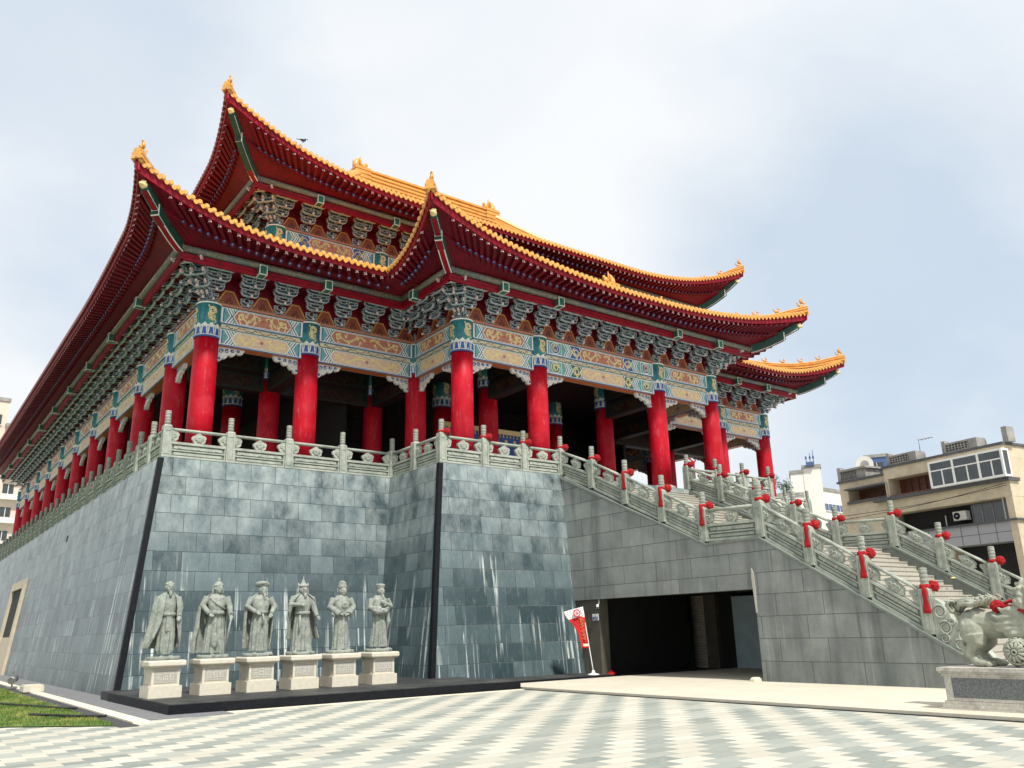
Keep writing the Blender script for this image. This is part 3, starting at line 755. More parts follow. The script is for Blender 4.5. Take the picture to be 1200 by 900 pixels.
def samples(a,c,step=.45):
    n=max(2,int((c-a)/step)); return [a+(c-a)*i/n for i in range(n+1)]
DIN=1.45
def drop(r,t): return .23+.13*min(1,r.up(t)/max(.01,r.lift))     # fascia deepens towards the upswept corner
def eave(r,parent,ta=None,tb=None,sp=.335):
    ta=r.t0() if ta is None else ta; tb=r.t1() if tb is None else tb
    ts=samples(ta,tb,.35)
    b=MB()  # fascia board
    strip(b,r,lambda t:[r.P(t,-r.out(t)+.02,r.ez(t)-.01),r.P(t,-r.out(t)+.06,r.ez(t)-drop(r,t)),r.P(t,-r.out(t)+.12,r.ez(t)-drop(r,t)),r.P(t,-r.out(t)+.08,r.ez(t)-.01)],ts)
    b.build('fascia_board',[M['red'],M['red_deep']],parent)
    b=MB()  # boarded soffit in two steps
    for a,c in zip(ts[:-1],ts[1:]):
        q=[]
        for t in (a,c):
            it=r.inner_t(t,DIN); i3=r.inner_t(t,3.0); i3=min(max(i3,3.0 if r.hs else -3),r.L-3.0 if r.he else r.L+3)
            A=r.P(t,-r.out(t)+.10,r.ez(t)-drop(r,t)+.03); B=r.P(it,DIN,r.z0-.12); Mx=A+(B-A)*.46
            q.append((A,Mx,Mx-V((0,0,.17)),B-V((0,0,.10)),r.P(i3,3.1,r.z0+.12)))
        for k in range(4): b.face([q[0][k],q[1][k],q[1][k+1],q[0][k+1]],0)
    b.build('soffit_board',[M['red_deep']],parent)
    b=MB(); n=int((tb-ta)/sp)
    for i in range(n):
        t=ta+(i+.5)*(tb-ta)/n; it=r.inner_t(t,DIN)
        if (r.hs and t<.35) or (r.he and t>r.L-.35): continue
        A=r.P(t,-r.out(t)+.13,r.ez(t)-drop(r,t)-.05); B=r.P(it,DIN,r.z0-.20)
        A1=A+(B-A)*.44; b.beam(A,A1,.12,.13,0)
        d=(A-B).normalized(); side=d.cross(V((0,0,1))).normalized(); u=side.cross(d)
        e=A+d*.004
        for s1,s2 in ((1,1),(1,-1)):   # four-petalled flower on the rafter end
            x_=side*s1*.066+u*s2*.066; y_=(side*s1*-.026+u*s2*.026)
            b.face([e-x_,e-y_,e+x_,e+y_],1)
        b.face([e+side*.02,e+u*.02,e-side*.02,e-u*.02],1)
        R0=A+(B-A)*.40-V((0,0,.135)); b.cyl(R0,R0-d*.22,.07,n=8,m=0); b.cyl(R0,R0+d*.02,.078,n=9,m=2)
        b.cyl(R0+d*.02,R0+d*.024,.026,n=6,m=1)
    b.build('eave_rafter',[M['red_deep'],M['flower'],M['blue_end']],parent)
    # purlin and red frieze beam above the brackets
    a2=max(ta,DIN) if r.hs else ta-(DIN if r.vs else 0); c2=min(tb,r.L-DIN) if r.he else tb+(DIN if r.ve else 0)
    b=MB(); b.cyl(r.P(a2-.12*r.hs,DIN,r.z0-.36),r.P(c2+.12*r.he,DIN,r.z0-.36),.12,n=14,m=0)
    b.build('eave_purlin',M['purlin'],parent)
    def bar(nm,m,s0,s1,z0,z1,ex=0,):
        b=MB(); a3=a2+(ex if r.hs else -ex if r.vs else 0); c3=c2-(ex if r.he else -ex if r.ve else 0)
        p=r.P((a3+c3)/2,(s0+s1)/2,(z0+z1)/2); b.obox(p,V((*r.d,0))*(c3-a3)/2,V((*r.n,0))*(s1-s0)/2,(0,0,(z1-z0)/2),0); return b.build(nm,m,parent)
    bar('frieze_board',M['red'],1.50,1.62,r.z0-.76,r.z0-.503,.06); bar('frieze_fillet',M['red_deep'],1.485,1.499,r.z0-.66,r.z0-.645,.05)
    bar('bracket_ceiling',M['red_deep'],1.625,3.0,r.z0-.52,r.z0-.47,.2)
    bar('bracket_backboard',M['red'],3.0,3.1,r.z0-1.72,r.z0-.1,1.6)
def beam_end(x,y,rz,parent,z):
    b=MB(); c_,s_=cos(rz),sin(rz)
    c=V((x+1.60*s_,y-1.60*c_,z-.58)); 
    b.obox(c,V((c_,s_,0))*.15,V((s_,-c_,0))*.2,(0,0,.19),0,.03,1); return b.build('beam_end',[M['white'],M['green']],parent)
def hip_beam(r,parent,z0,sx,sy,corner):
    """angle beam under the hip: two stacked timbers, green sides, red soles, gilt head"""
    dg=V((sx,sy,0)).normalized(); side=V((-dg.y,dg.x,0))
    inn=V((corner[0]-sx*DIN,corner[1]-sy*DIN,z0-.34)); tipz=r.z0+r.lift
    tip=V((corner[0]+sx*.20,corner[1]+sy*.20,tipz-.80))
    L=(tip-inn); b=MB()
    K=10
    def pt(k):
        f=k/K; return inn+V((L.x*f,L.y*f,0))+V((0,0,(tip.z-inn.z)*(f**1.35)))
    for a in range(0,7):
        p,q=pt(a),pt(a+1); e=(q-p)*.02
        b.beam(p-e,q+e,.25,.38,0); b.beam(p-e-V((0,0,.195)),q+e-V((0,0,.195)),.26,.02,1); b.beam(p-e-V((0,0,.202)),q+e-V((0,0,.202)),.18,.02,2)
    for a in range(6,10):
        p,q=pt(a)+V((0,0,.13)),pt(a+1)+V((0,0,.13)); e=(q-p)*.02
        b.beam(p-e,q+e,.23,.33,0); b.beam(p-e-V((0,0,.17)),q+e-V((0,0,.17)),.24,.02,1); b.beam(p-e-V((0,0,.177)),q+e-V((0,0,.177)),.165,.02,2)
    p=pt(7); b.beam(p-V((0,0,.02))-dg*.02,p-V((0,0,.02))+dg*.03,.27,.40,1)
    o=b.build('hip_beam',[M['beam_green'],M['white'],M['red']],parent)
    h=MB(); e=pt(10)+V((0,0,.13)); rot=dg.to_track_quat('X','Z').to_matrix()
    h.ell(e+dg*.05,(.17,.12,.14),12,8,0,rot); h.ell(e+dg*.18+V((0,0,-.02)),(.10,.08,.07),10,6,0,rot); h.ell(e+dg*.12+V((0,0,.10)),(.06,.08,.06),8,6,0,rot)
    for s_ in (-1,1): h.ell(e+dg*.13+side*.08*s_+V((0,0,.07)),(.05,.04,.05),8,5,0)
    h.build('gilt_beam_head',M['gold'],o); return o
def figure_mesh(big=False):
    b=MB(); k=.82 if big else .66
    b.ell((0,0,.13*k),(.17*k,.085*k,.12*k),10,7); b.ell((.11*k,0,.30*k),(.075*k,.065*k,.085*k),10,6); b.ell((.19*k,0,.29*k),(.06*k,.04*k,.035*k),8,5)
    b.tube([(-.12*k,0,.14*k),(-.22*k,0,.22*k),(-.25*k,0,.36*k),(-.20*k,0,.44*k)],[.05*k,.045*k,.04*k,.012*k],7)
    for s_ in (-1,1):
        b.tube([(.09*k,.05*k*s_,.16*k),(.12*k,.06*k*s_,0)],[.04*k,.032*k],6); b.tube([(-.08*k,.06*k*s_,.14*k),(-.10*k,.07*k*s_,0)],[.05*k,.035*k],6)
        b.tube([(.10*k,.04*k*s_,.36*k),(.08*k,.05*k*s_,.44*k)],[.025*k,.008*k],5)
    if big: b.tube([(.02,0,.26),(-.04,0,.40),(.02,0,.52),(.08,0,.50)],[.08,.065,.04,.012],8)
    return b
fig_small=figure_mesh().build('roof_figure',M['tile'],T,world=False); fig_big=figure_mesh(True).build('roof_beast',M['tile'],T,world=False)
_figs={fig_small:0,fig_big:0}
def put_fig(src,parent,p,rz):
    loc=V(p)-wloc(parent)
    if not _figs[src]: _figs[src]=1; src.parent=parent; src.location=loc; src.rotation_euler=(0,0,rz); return src
    return inst(src,parent,loc,rz)
def hip_ridge(r,parent,corner,sx,sy,dmax,dfig0=.55,nfig=6,z_at=None,figs=True,grow=0.0):
    """ribbed hip ridge following the curve of the roof, with its row of beasts"""
    dg=V((sx,sy,0)).normalized(); side=V((-dg.y,dg.x,0)); b=MB(); pts=[]
    def pz(d): return r.zr(d,d)+.02
    ds=[-.62+(dmax+.62)*k/22 for k in range(23)]
    for d in ds: pts.append(V((corner[0]-sx*d,corner[1]-sy*d,pz(d))))
    sec=[(-.20,-.02),(-.20,.07),(-.14,.085),(-.14,.14),(-.18,.15),(-.18,.21),(-.12,.22),(-.12,.27),(-.14,.28),(-.10,.34),(0,.37)]
    sec=sec+[(-x,z) for x,z in sec[:-1][::-1]]
    for k in range(22): pass
    b.loft([[p+side*x*(1+.25*grow*max(0,d)/dmax)+V((0,0,z*(1+grow*max(0,d-2.5)/dmax))) for x,z in sec] for p,d in zip(pts,ds)],0,False)
    o=b.build('hip_ridge',M['tile'],parent)
    rz=math.atan2(sy,sx)
    if figs:
        put_fig(fig_big,o,pts[0]+V((sx*-.18,sy*-.18,.24)),rz)
        for k in range(1,nfig):
            d=-.3+k*.72; put_fig(fig_small,o,V((corner[0]-sx*d,corner[1]-sy*d,pz(d)+.36)),rz)
        d=-.3+nfig*.78; put_fig(fig_big,o,V((corner[0]-sx*d,corner[1]-sy*d,pz(d)+.35)),rz)
    return o
Z0=14.97; EV=3.05; LF=1.36
ex0,ex1=xA-EV,XA2+EV; ey0=yA-EV; px0,px1=x1-EV,X12+EV; py0=yF-EV; SM=6.7; PS=6.2; yB=yL[-1]+EV
low=tag(MB().build('lower_tiled_roof',M['tile'],T)); 
bpy.data.objects.remove(low)
rb=MB(); te=MB()
runL=Run((ex0,yB),(0,-1),(-1,0),yB-ey0,Z0,LF,12,12,True,True)
runFL=Run((ex0,ey0),(1,0),(0,-1),px0-ex0,Z0,LF,6.6,6,True,False,ve=True)
runPL=Run((px0,ey0),(0,-1),(-1,0),ey0-py0,Z0,LF,4,4.0,False,True,vs=True)
runPF=Run((px0,py0),(1,0),(0,-1),px1-px0,Z0,LF,10,10,True,True)
runPR=Run((px1,py0),(0,1),(1,0),ey0-py0,Z0,LF,4.0,4,True,False,ve=True)
runFR=Run((px1,ey0),(1,0),(0,-1),ex1-px1,Z0,LF,6,6.6,False,True,vs=True)
runR=Run((ex1,ey0),(0,1),(1,0),30,Z0,LF,12,12,True,False)
inf=lambda t:-9
roof_surface(rb,runL,inf,lambda t:min(SM,t if t<20 else 99,runL.L-t))
roof_surface(rb,runFL,inf,lambda t:min(SM,t))
roof_surface(rb,runPF,inf,lambda t:min(PS,t,runPF.L-t))
roof_surface(rb,runPL,inf,lambda t:min(PS,runPL.L-t))
roof_surface(rb,runPR,inf,lambda t:min(PS,t))
roof_surface(rb,runFR,inf,lambda t:min(SM,runFR.L-t))
roof_surface(rb,runR,inf,lambda t:min(SM,t))
# slopes that meet in the valleys behind the porch eaves
vr=Run((px0,ey0),(1,0),(0,-1),SM,Z0,0,1,1,False,False); roof_surface(rb,vr,lambda t:t,lambda t:SM)
vl=Run((px0,ey0+SM),(0,-1),(-1,0),SM,Z0,0,1,1,False,False); roof_surface(rb,vl,lambda t:SM-t,lambda t:min(PS,ey0+SM-t-py0))
vr=Run((px1-SM,ey0),(1,0),(0,-1),SM,Z0,0,1,1,False,False); roof_surface(rb,vr,lambda t:SM-t,lambda t:SM)
vl=Run((px1,ey0),(0,1),(1,0),SM,Z0,0,1,1,False,False); roof_surface(rb,vl,lambda t:t,lambda t:min(PS,t+ey0-py0))
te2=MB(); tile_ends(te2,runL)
for r in (runFL,runPL,runPF,runPR,runFR,runR): tile_ends(te,r)
low=rb.build('tiled_roof',M['tile'],T); low['label']='lower yellow tiled roof with projecting porch roof'
te.build('eave_tile_row',[M['tile'],M['tile_pale']],low); te2.build('eave_tile_row',[M['tile_shaded'],M['tile_shaded']],low)
for r in (runL,runFL,runPL,runPF,runPR,runFR,runR): eave(r,low)
for x,s_ in ((px0,1),(px1,-1)):
    b=MB(); b.box(min(x-.02*s_,x+1.7*s_),max(x-.02*s_,x+1.7*s_),ey0-.02,ey0+1.7,Z0-.30,Z0-.22); b.build('valley_board',M['red_deep'],low)
hip_ridge(runFL,low,(ex0,ey0),-1,-1,SM); hip_ridge(runPF,low,(px0,py0),-1,-1,PS)
runPFm=runPF; hip_ridge(runPF,low,(px1,py0),1,-1,PS); hip_ridge(Run((ex1,ey0),(-1,0),(0,-1),9,Z0,LF,12,12,True,False),low,(ex1,ey0),1,-1,SM)
hip_beam(runFL,low,Z0,-1,-1,(ex0,ey0)); hip_beam(runPF,low,Z0,-1,-1,(px0,py0)); hip_beam(runPF,low,Z0,1,-1,(px1,py0)); hip_beam(runFR,low,Z0,1,-1,(ex1,ey0))
def ridge(parent,xa,xb,y,zb,zt,ends=True,wd=.30,k_=1.0):
    b=MB(); n_=max(4,int((zt-zb)/.13)); h=(zt-zb)/n_
    for k in range(n_):
        w_=wd*(1.25-.45*k/n_)*(1.0 if k%2==0 else .86)+(.05 if k==n_-1 else 0); b.box(xa,xb,y-w_,y+w_,zb+h*k,zb+h*(k+1)-.003)
    b.cyl((xa-.05,y,zt+.03),(xb+.05,y,zt+.03),.14,n=12)
    o=b.build('main_ridge',M['tile'],parent)
    if ends:
        for x,s_ in ((xa,1),(xb,-1)):
            e=MB(); z=zt; K=k_*1.15
            for k in range(n_): w_=(wd*.98)*(1.0 if k%2==0 else .94); e.box(x-w_,x+w_,y-w_,y+w_,zb+h*k,zb+h*(k+1)-.003)
            e.box(x-.42*K,x+.42*K,y-.40*K,y+.40*K,zt+.002,zt+.10)
            e.tube([(x-.22*s_*K,y,z+.1),(x-.26*s_*K,y,z+.35*K),(x-.15*s_*K,y,z+.62*K),(x-.05*s_*K,y,z+.74*K)],[.20*K,.16*K,.11*K,.03*K],9)
            e.ell((x+.22*s_*K,y,z+.32*K),(.17*K,.15*K,.19*K),10,7); e.ell((x+.34*s_*K,y,z+.46*K),(.10*K,.10*K,.13*K),8,6)
            e.tube([(x,y,z+.2*K),(x+.02*s_*K,y,z+.7*K),(x+.02*s_*K,y,z+.88*K)],[.09*K,.05*K,.02*K],7)
            e.tube([(x-.2*s_*K,y,z+.4*K),(x-.40*s_*K,y,z+.45*K),(x-.40*s_*K,y,z+.60*K)],[.07*K,.05*K,.015*K],7)
            e.build('ridge_end_ornament',M['tile'],o)
    return o
ridge(low,px0+PS,px1-PS,py0+PS+.05,Z0+prof(PS)-.15,Z0+prof(PS)+.62,k_=.85,wd=.22)
# upper storey ---------------------------------------------------------------
UX0,UX1,UY0,UY1=11.78,36.40,33.09,48.3; ZU=20.65; dU=ZU-Z0; ZUB=ZB+dU; ZUK=ZK+dU
b=MB(); b.box(UX0+.1,UX1-.1,UY0+.1,UY1-.1,Z0+1.2,ZUK+1.5); b.build('upper_wall',M['red_deep'],T)
uf=[(UX0,UY0),(x1,UY0),(20.59,UY0),(2*AX-20.59,UY0),(X12,UY0),(UX1,UY0)]; ul=[(UX0,UY0),(UX0,38.2),(UX0,43.1),(UX0,UY1)]
for a,c in bays(uf)+[(q,p) for p,q in bays(ul)]: put_beam(a,c,ZUB,brace=False)
def put_sleeve(x,y):
    c=inst(sl0,T,V((x,y,ZUB+.2))-TL); return c
for p in uf+ul[1:]: put_sleeve(*p)
put_br(UX0,UY0,0,ZUK,'c'); put_cr(UX1,UY0,ZUK)
bracket_row(uf,'f',(4,3,6,3,4),ZUK,first=False,last=False); bracket_row(ul,'l',(4,4,4),ZUK,first=False,last=True)
uex0,uex1,uey0,uey1=UX0-EV,UX1+EV,UY0-EV,UY1+EV; ULF=1.92; US=(uey1-uey0)/2
uF=Run((uex0,uey0),(1,0),(0,-1),uex1-uex0,ZU,ULF,9.2,9.2,True,True)
uL=Run((uex0,uey1),(0,-1),(-1,0),uey1-uey0,ZU,ULF,9.2,9.2,True,True)
uR=Run((uex1,uey0),(0,1),(1,0),uey1-uey0,ZU,ULF,9.2,9.2,True,True)
uB=Run((uex1,uey1),(-1,0),(0,1),uex1-uex0,ZU,ULF,9.2,9.2,True,True)
rb=MB(); te=MB()
for r in (uF,uB,uL,uR): roof_surface(rb,r,inf,lambda t,r=r:min(US,t,r.L-t),rows=9)
up=rb.build('tiled_roof',M['tile'],T); up['label']='upper yellow tiled hip roof with tall striped ridge'
te2=MB(); tile_ends(te2,uL); te2.build('eave_tile_row',[M['tile_shaded'],M['tile_shaded']],up); eave(uL,up)
for r in (uF,uR): tile_ends(te,r); eave(r,up)
te.build('eave_tile_row',[M['tile'],M['tile_pale']],up)
for cx,cy,sx,sy in ((uex0,uey0,-1,-1),(uex1,uey0,1,-1),(uex0,uey1,-1,1),(uex1,uey1,1,1)):
    hip_ridge(uF,up,(cx,cy),sx,sy,US,figs=sy<0,nfig=7,grow=3.6)
    if sy<0: hip_beam(uF,up,ZU,sx,sy,(cx,cy))
ridge(up,uex0+US,uex1-US,(uey0+uey1)/2,ZU+prof(US)-.75,28.22,wd=.55)
gp.build('gap_board',[M['red_deep'],M['gold_dim'],M['gap_red'],M['dg_dark']],T)
for x,y,k in [(12.03,yA,'f'),(x1+.9,yF,'f'),(20.59,yF,'f'),(2*AX-20.59,yF,'f'),(X12-.9,yF,'f'),(xA+1.3,yA,'f'),(2*AX-12.03,yA,'f'),(XA2-1.3,yA,'f'),(x1,yF+.9,'l')]+[(xA,y,'l') for y in yL[1:]]: beam_end(x,y,NRM[k],T,Z0)
for x in (UX0+1.3,x1,20.59): beam_end(x,UY0,0,T,ZU)
# ------------------------------------------------------------------ grand stair and the garage passage under it
st=thing('grand_staircase','granite staircase with landing descending from the terrace, dark garage passage beneath','staircase',(XS,15,0))
Y1,Y2,Y3,Y4=24.0,17.35,15.35,8.8; ZL=3.95
def sz(y):       # stringer height along the flight
    if y>=Y1: return F
    if y>=Y2: return ZL+(F-.1-ZL)*(y-Y2)/(Y1-Y2)
    if y>=Y3: return ZL
    return max(0,ZL*(y-Y4)/(Y3-Y4))
def side_wall(x0,x1_,opening):
    b=MB(); ys=[Y4,Y3,Y2,Y1,24.9]
    def quadx(x,y0,y1,z0,z1a,z1b,fl):
        inn=(x==x1_) if opening else (x==x0)
        q=[(x,y0,z0),(x,y1,z0),(x,y1,z1b),(x,y0,z1a)]
        uv=[(30-p[1],p[2]) for p in q]
        if fl: q=q[::-1]; uv=uv[::-1]
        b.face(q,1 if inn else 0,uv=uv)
    cuts=sorted(set(ys+([15.7,22.85] if opening else [])))
    for y0,y1 in zip(cuts[:-1],cuts[1:]):
        zb=2.57 if opening and 15.69<y0+.01<22.85 and y1<=22.86 else (2.57 if opening and y0>=22.84 else 0)
        for x,fl in ((x0,True),(x1_,False)): quadx(x,y0,y1,zb,sz(y0+1e-4),sz(y1-1e-4) if y1<24.5 else F-.1,fl)
        b.face([(x0,y0,sz(y0+1e-4)),(x1_,y0,sz(y0+1e-4)),(x1_,y1,sz(y1-1e-4)),(x0,y1,sz(y1-1e-4))],0,uv=[(0,0),(.3,0),(.3,.3),(0,.3)])
        if zb: b.face([(x0,y0,zb),(x0,y1,zb),(x1_,y1,zb),(x1_,y0,zb)],0,uv=[(0,0),(1,0),(1,.3),(0,.3)])
    if opening: b.face([(x0,15.7,0),(x0,15.7,2.57),(x1_,15.7,2.57),(x1_,15.7,0)][::-1],0,uv=[(0,0),(0,2.57),(.3,2.57),(.3,0)][::-1])
    return b.build('stair_side_wall',[M['grey_slab'],M['rail_dark']],st)
side_wall(XS,XS+.36,True); side_wall(XR-.05,XR+.31,False)
b=MB()      # stringer coping along the flights
for x0,x1_ in ((XS-.05,XS+.40),(XR-.09,XR+.35)):
    b=MB()
    for ya,yb in ((Y4,Y3),(Y3,Y2),(Y2,Y1+.3)):
        za,zb=sz(ya+1e-4),sz(min(yb,Y1)-1e-4)
        P=[(x0,ya,za),(x1_,ya,za),(x1_,yb,zb),(x0,yb,zb)]; Q=[(p[0],p[1],p[2]+.07) for p in P]
        b.face(Q); b.face(P[::-1])
        for i in range(4): b.face([P[i],P[(i+1)%4],Q[(i+1)%4],Q[i]])
    b.build('stair_coping',M['rail_dark'],st)
b=MB()
def flight(ya,yb,za,zb,n):
    dy=(ya-yb)/n; dz=(za-zb)/n
    for k in range(n):
        y0=ya-dy*k; z0=za-dz*k
        b.face([(XS+.36,y0,z0-dz),(XR-.05,y0,z0-dz),(XR-.05,y0,z0),(XS+.36,y0,z0)],0,uv=[(0+k*.45,0),(7+k*.45,0),(7+k*.45,1),(k*.45,1)])
        b.face([(XS+.36,y0-dy,z0-dz),(XR-.05,y0-dy,z0-dz),(XR-.05,y0,z0-dz),(XS+.36,y0,z0-dz)],0,uv=[(0+k*.45,0),(7+k*.45,0),(7+k*.45,1),(k*.45,1)])
        b.box(XS+.37,XR-.06,y0-.022,y0+.02,z0-.035,z0+.003,0)
flight(Y1+.45,Y2+.45,F,ZL-.0,20); flight(Y3+.40,Y4+.40,ZL,0,24)
b.face([(XS+.36,Y3+.4,ZL),(XR-.05,Y3+.4,ZL),(XR-.05,Y2+.45,ZL),(XS+.36,Y2+.45,ZL)],0,uv=[(0,0),(7,0),(7,2),(0,2)])
b.face([(XS+.36,Y1+.45,F+.003),(XR-.05,Y1+.45,F+.003),(XR-.05,Y1+.8,F+.003),(XS+.36,Y1+.8,F+.003)],0,uv=[(0,0),(7,0),(7,.8),(0,.8)])
b.build('stair_step',[M['step'],M['rail']],st)
# garage interior
b=MB(); b.box(XS+.37,30,15.5,15.69,0,2.9,0); b.box(XS+.51,25.5,23.1,23.2,0,2.9,0); b.box(29.8,30,15.7,24,0,2.9,0); b.box(XS+.365,30,15.5,24,2.75,2.9,0); b.box(XS+.37,30,15.5,24,-.02,.03,0)
b.box(XS+.08,XS+.5,22.45,23.0,0,2.57,1); b.box(XS+.10,XS+.5,23.002,23.7,0,2.57,1)
b.box(25.9,26.2,22.05,22.62,.03,2.75,1); b.box(26.1,26.2,21.3,22.049,.03,2.75,0); b.box(26.0,26.2,23.36,24,.03,2.75,0)
b.build('garage_interior',[M['garage'],M['garage_col']],st)
b=MB(); b.box(25.95,26.15,15.75,21.27,.03,2.62,0); b.build('inner_wall',M['blue_wall'],st)
b=MB()
for k in range(27): z=.03+.1*k; b.cyl((26.0,22.63,z+.05),(26.0,23.35,z+.05),.055,n=8,m=0)
b.build('roller_shutter',M['shutter'],st)
b=MB(); P=[(XS-.012,15.62,0),(XS-.012,15.76,0),(XS-.012,15.76,3.0),(XS-.012,15.69,3.16),(XS-.012,15.62,3.0)]
b.prism([(15.66,1.9),(15.69,1.9),(15.72,2.5),(15.74,2.95),(15.71,3.16),(15.65,3.0),(15.64,2.5)],(XS-.03,0,0),(0,1,0),(0,0,1),(1,0,0),.029,0); b.build('jamb_trim',M['plaque'],st)
# ------------------------------------------------------------------ balustrades
PH,PW=1.08,.135
def post_mesh():
    b=MB(); b.box(-PW,PW,-PW,PW,0,PH-.08,0)
    for ax in range(4):
        a=ax*pi/2; c_,s_=cos(a),sin(a)
        def P(u,v,o): return (u*c_-o*s_,u*s_+o*c_,v)
        for u0,u1,v0,v1 in ((-.095,-.07,.10,.90),(.07,.095,.10,.90),(-.07,.07,.10,.125),(-.07,.07,.875,.90)):
            q=[P(u0,v0,-PW-.014),P(u1,v0,-PW-.014),P(u1,v1,-PW-.014),P(u0,v1,-PW-.014)]; q2=[P(u0,v0,-PW),P(u1,v0,-PW),P(u1,v1,-PW),P(u0,v1,-PW)]
            b.face(q,0)
            for i in range(4): b.face([q2[i],q2[(i+1)%4],q[(i+1)%4],q[i]],1)
    s=[(PW,PH-.08),(PW*.92,PH-.03),(PW*.72,PH)]
    b.loft([[(sx*r,sy*r,z) for sx,sy in ((-1,-1),(1,-1),(1,1),(-1,1))] for r,z in s],0,False)
    return b
def finial_mesh():
    b=MB(); r=.098; pr=[(.07,PH-.01),(.085,PH+.02)]
    for k in range(4): z=PH+.03+.10*k; pr+=[(r-.012,z),(r,z+.015),(r,z+.075),(r-.012,z+.09)]
    pr+=[(r,PH+.44),(r*.9,PH+.47),(.03,PH+.48)]
    b.lathe((0,0,0),pr,14,0); return b
def cloud(b,cx,cz,R_,half,sl,side_off,full=True):
    """curled cloud ornament, solid, with a raised curl on both faces"""
    n=40; a0,a1=(0,2*pi) if not half else ((-pi/2,pi/2) if half>0 else (pi/2,3*pi/2))
    pts=[]
    for i in range(n+(0 if not half else 1)):
        a=a0+(a1-a0)*i/n; r=R_*(.86+.16*abs(sin(2.5*a+.4))); pts.append((cx+r*1.18*cos(a),cz+r*.86*sin(a)))
    b.prism([(x,z+sl*x) for x,z in pts],(0,-.05,0),(1,0,0),(0,0,1),(0,1,0),.10,0)
    if not half or True:
        for dx,dz,rr in ((0,.0,.42),(-.48,.05,.30),(.48,.05,.30),(-.2,-.34,.24),(.22,-.34,.24)):
            if half and dx*half<0: continue
            x=cx+dx*R_; z=cz+dz*R_+sl*x
            for y in (-.055,.055):
                b.lathe_y(x,y,z,rr*R_)
def _ly(s,x,y,z,r):
    sg=-1 if y<0 else 1
    rings=[]
    for rr,h in ((r,0),(r*.9,.018),(r*.5,.024),(r*.45,.006),(r*.3,.006),(r*.2,.022)):
        rings.append([(x+rr*cos(a),y+sg*h,z+rr*sin(a)) for a in [2*pi*i/12*sg for i in range(12)]])
    s.loft(rings,0,True)
MB.lathe_y=_ly
_pm={}
def panel_mesh(L,slope=0):
    """solid moulded base, cloud openings and hand rail between two posts; x along, sheared by slope"""
    h=L/2-PW; b=MB()
    def bar(x0,x1_,y,z0,z1,m=0):
        P=[(x,yy,z+slope*x) for x,yy,z in ((x0,-y,z0),(x1_,-y,z0),(x1_,y,z0),(x0,y,z0),(x0,-y,z1),(x1_,-y,z1),(x1_,y,z1),(x0,y,z1))]
        for q in ((0,1,5,4),(1,2,6,5),(2,3,7,6),(3,0,4,7),(4,5,6,7),(3,2,1,0)): b.face([P[i] for i in q],m)
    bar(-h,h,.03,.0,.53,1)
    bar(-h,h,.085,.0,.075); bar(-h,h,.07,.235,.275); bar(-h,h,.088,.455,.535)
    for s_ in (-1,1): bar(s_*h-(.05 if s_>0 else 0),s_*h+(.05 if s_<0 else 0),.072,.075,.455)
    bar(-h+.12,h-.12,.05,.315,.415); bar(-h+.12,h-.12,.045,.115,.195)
    for k in (-1,0,1):
        x=k*(h-.30); b.obox((x,0,.365+slope*x),(.05,0,0),(0,.072,0),(0,0,.04),0); 
    r=[(.068*cos(a),.055*sin(a)) for a in [2*pi*i/12 for i in range(12)]]
    b.loft([[(x,p[0],.945+p[1]+slope*x) for p in r] for x in (-h-.03,h+.03)],0,True)
    cloud(b,0,.70,.205,0,slope,0)
    bar(-.06,.06,.04,.53,.60); bar(-.05,.05,.04,.82,.91)
    for s_ in (-1,1): cloud(b,s_*h,.735,.23,-s_,slope,0)
    for s_ in (-1,1): bar(s_*h-.02,s_*h+.02,.03,.53,.92)
    return b
post0=post_mesh().build('newel_post',[M['rail'],M['rail_dark']],st,world=False,bevel=.008)
fin0=finial_mesh().build('finial',M['finial'],post0,world=False)
_post_used=[False]
def put_post(par,p,sc=1):
    loc=V(p)-wloc(par)
    if not _post_used[0]:
        _post_used[0]=True; post0.parent=par; post0.location=loc; return post0
    o=inst(post0,par,loc); inst(fin0,o,(0,0,0)); return o
def put_panel(par,a,c):
    a=V(a);c=V(c); h=V((c.x-a.x,c.y-a.y,0)); L=round(h.length,2); sl=round((c.z-a.z)/h.length,3); key=(L,sl)
    rz=math.atan2(h.y,h.x); loc=(a+c)/2-wloc(par)
    if key not in _pm:
        o=panel_mesh(L,sl).build('rail_panel',[M['rail'],M['rail_dark']],par,world=False); _pm[key]=o; o.location=loc; o.rotation_euler=(0,0,rz); return o
    return inst(_pm[key],par,loc,rz)
def balustrade(label,pts,group='carved granite balustrades of the terrace and stair',skip_first=False,skip_last=False):
    t_=thing('balustrade',label,'balustrade',pts[0],group=group)
    for i,p in enumerate(pts):
        if not (skip_first and i==0) and not (skip_last and i==len(pts)-1): put_post(t_,p)
    for a,c in zip(pts[:-1],pts[1:]): put_panel(t_,a,c)
    return t_
IN=.17
Lx=6.56+IN; Fy=27.72+IN; Px=14.82+IN; Py=24.14+IN; sx=XS+.18; rx=XR+.13
p_left=[(Lx,Fy+1.76*k,F) for k in range(30)]
p_front=[(Lx+(Px-Lx)*k/4,Fy,F) for k in range(5)]+[(Px,Fy-(Fy-Py)*k/2,F) for k in (1,2)]
p_porch=[(Px+(sx-Px)*k/3,Py,F) for k in range(4)]
def stair_pts(x):
    a=[(x,Py-.1+(Y2+.12-Py+.1)*k/4,0) for k in range(5)]; a=[(x,y,sz(min(y,Y1))+.07) for x,y,_ in a]
    c=[(x,Y3-.02-(Y3-.02-10.78)*k/3,0) for k in range(4)]; c=[(x,y,sz(y-.001)+.07) for x,y,_ in c]
    return a+c
s_l=stair_pts(sx); s_l[0]=(sx,Py,F); s_r=stair_pts(rx); s_r[0]=(rx,Py,F)
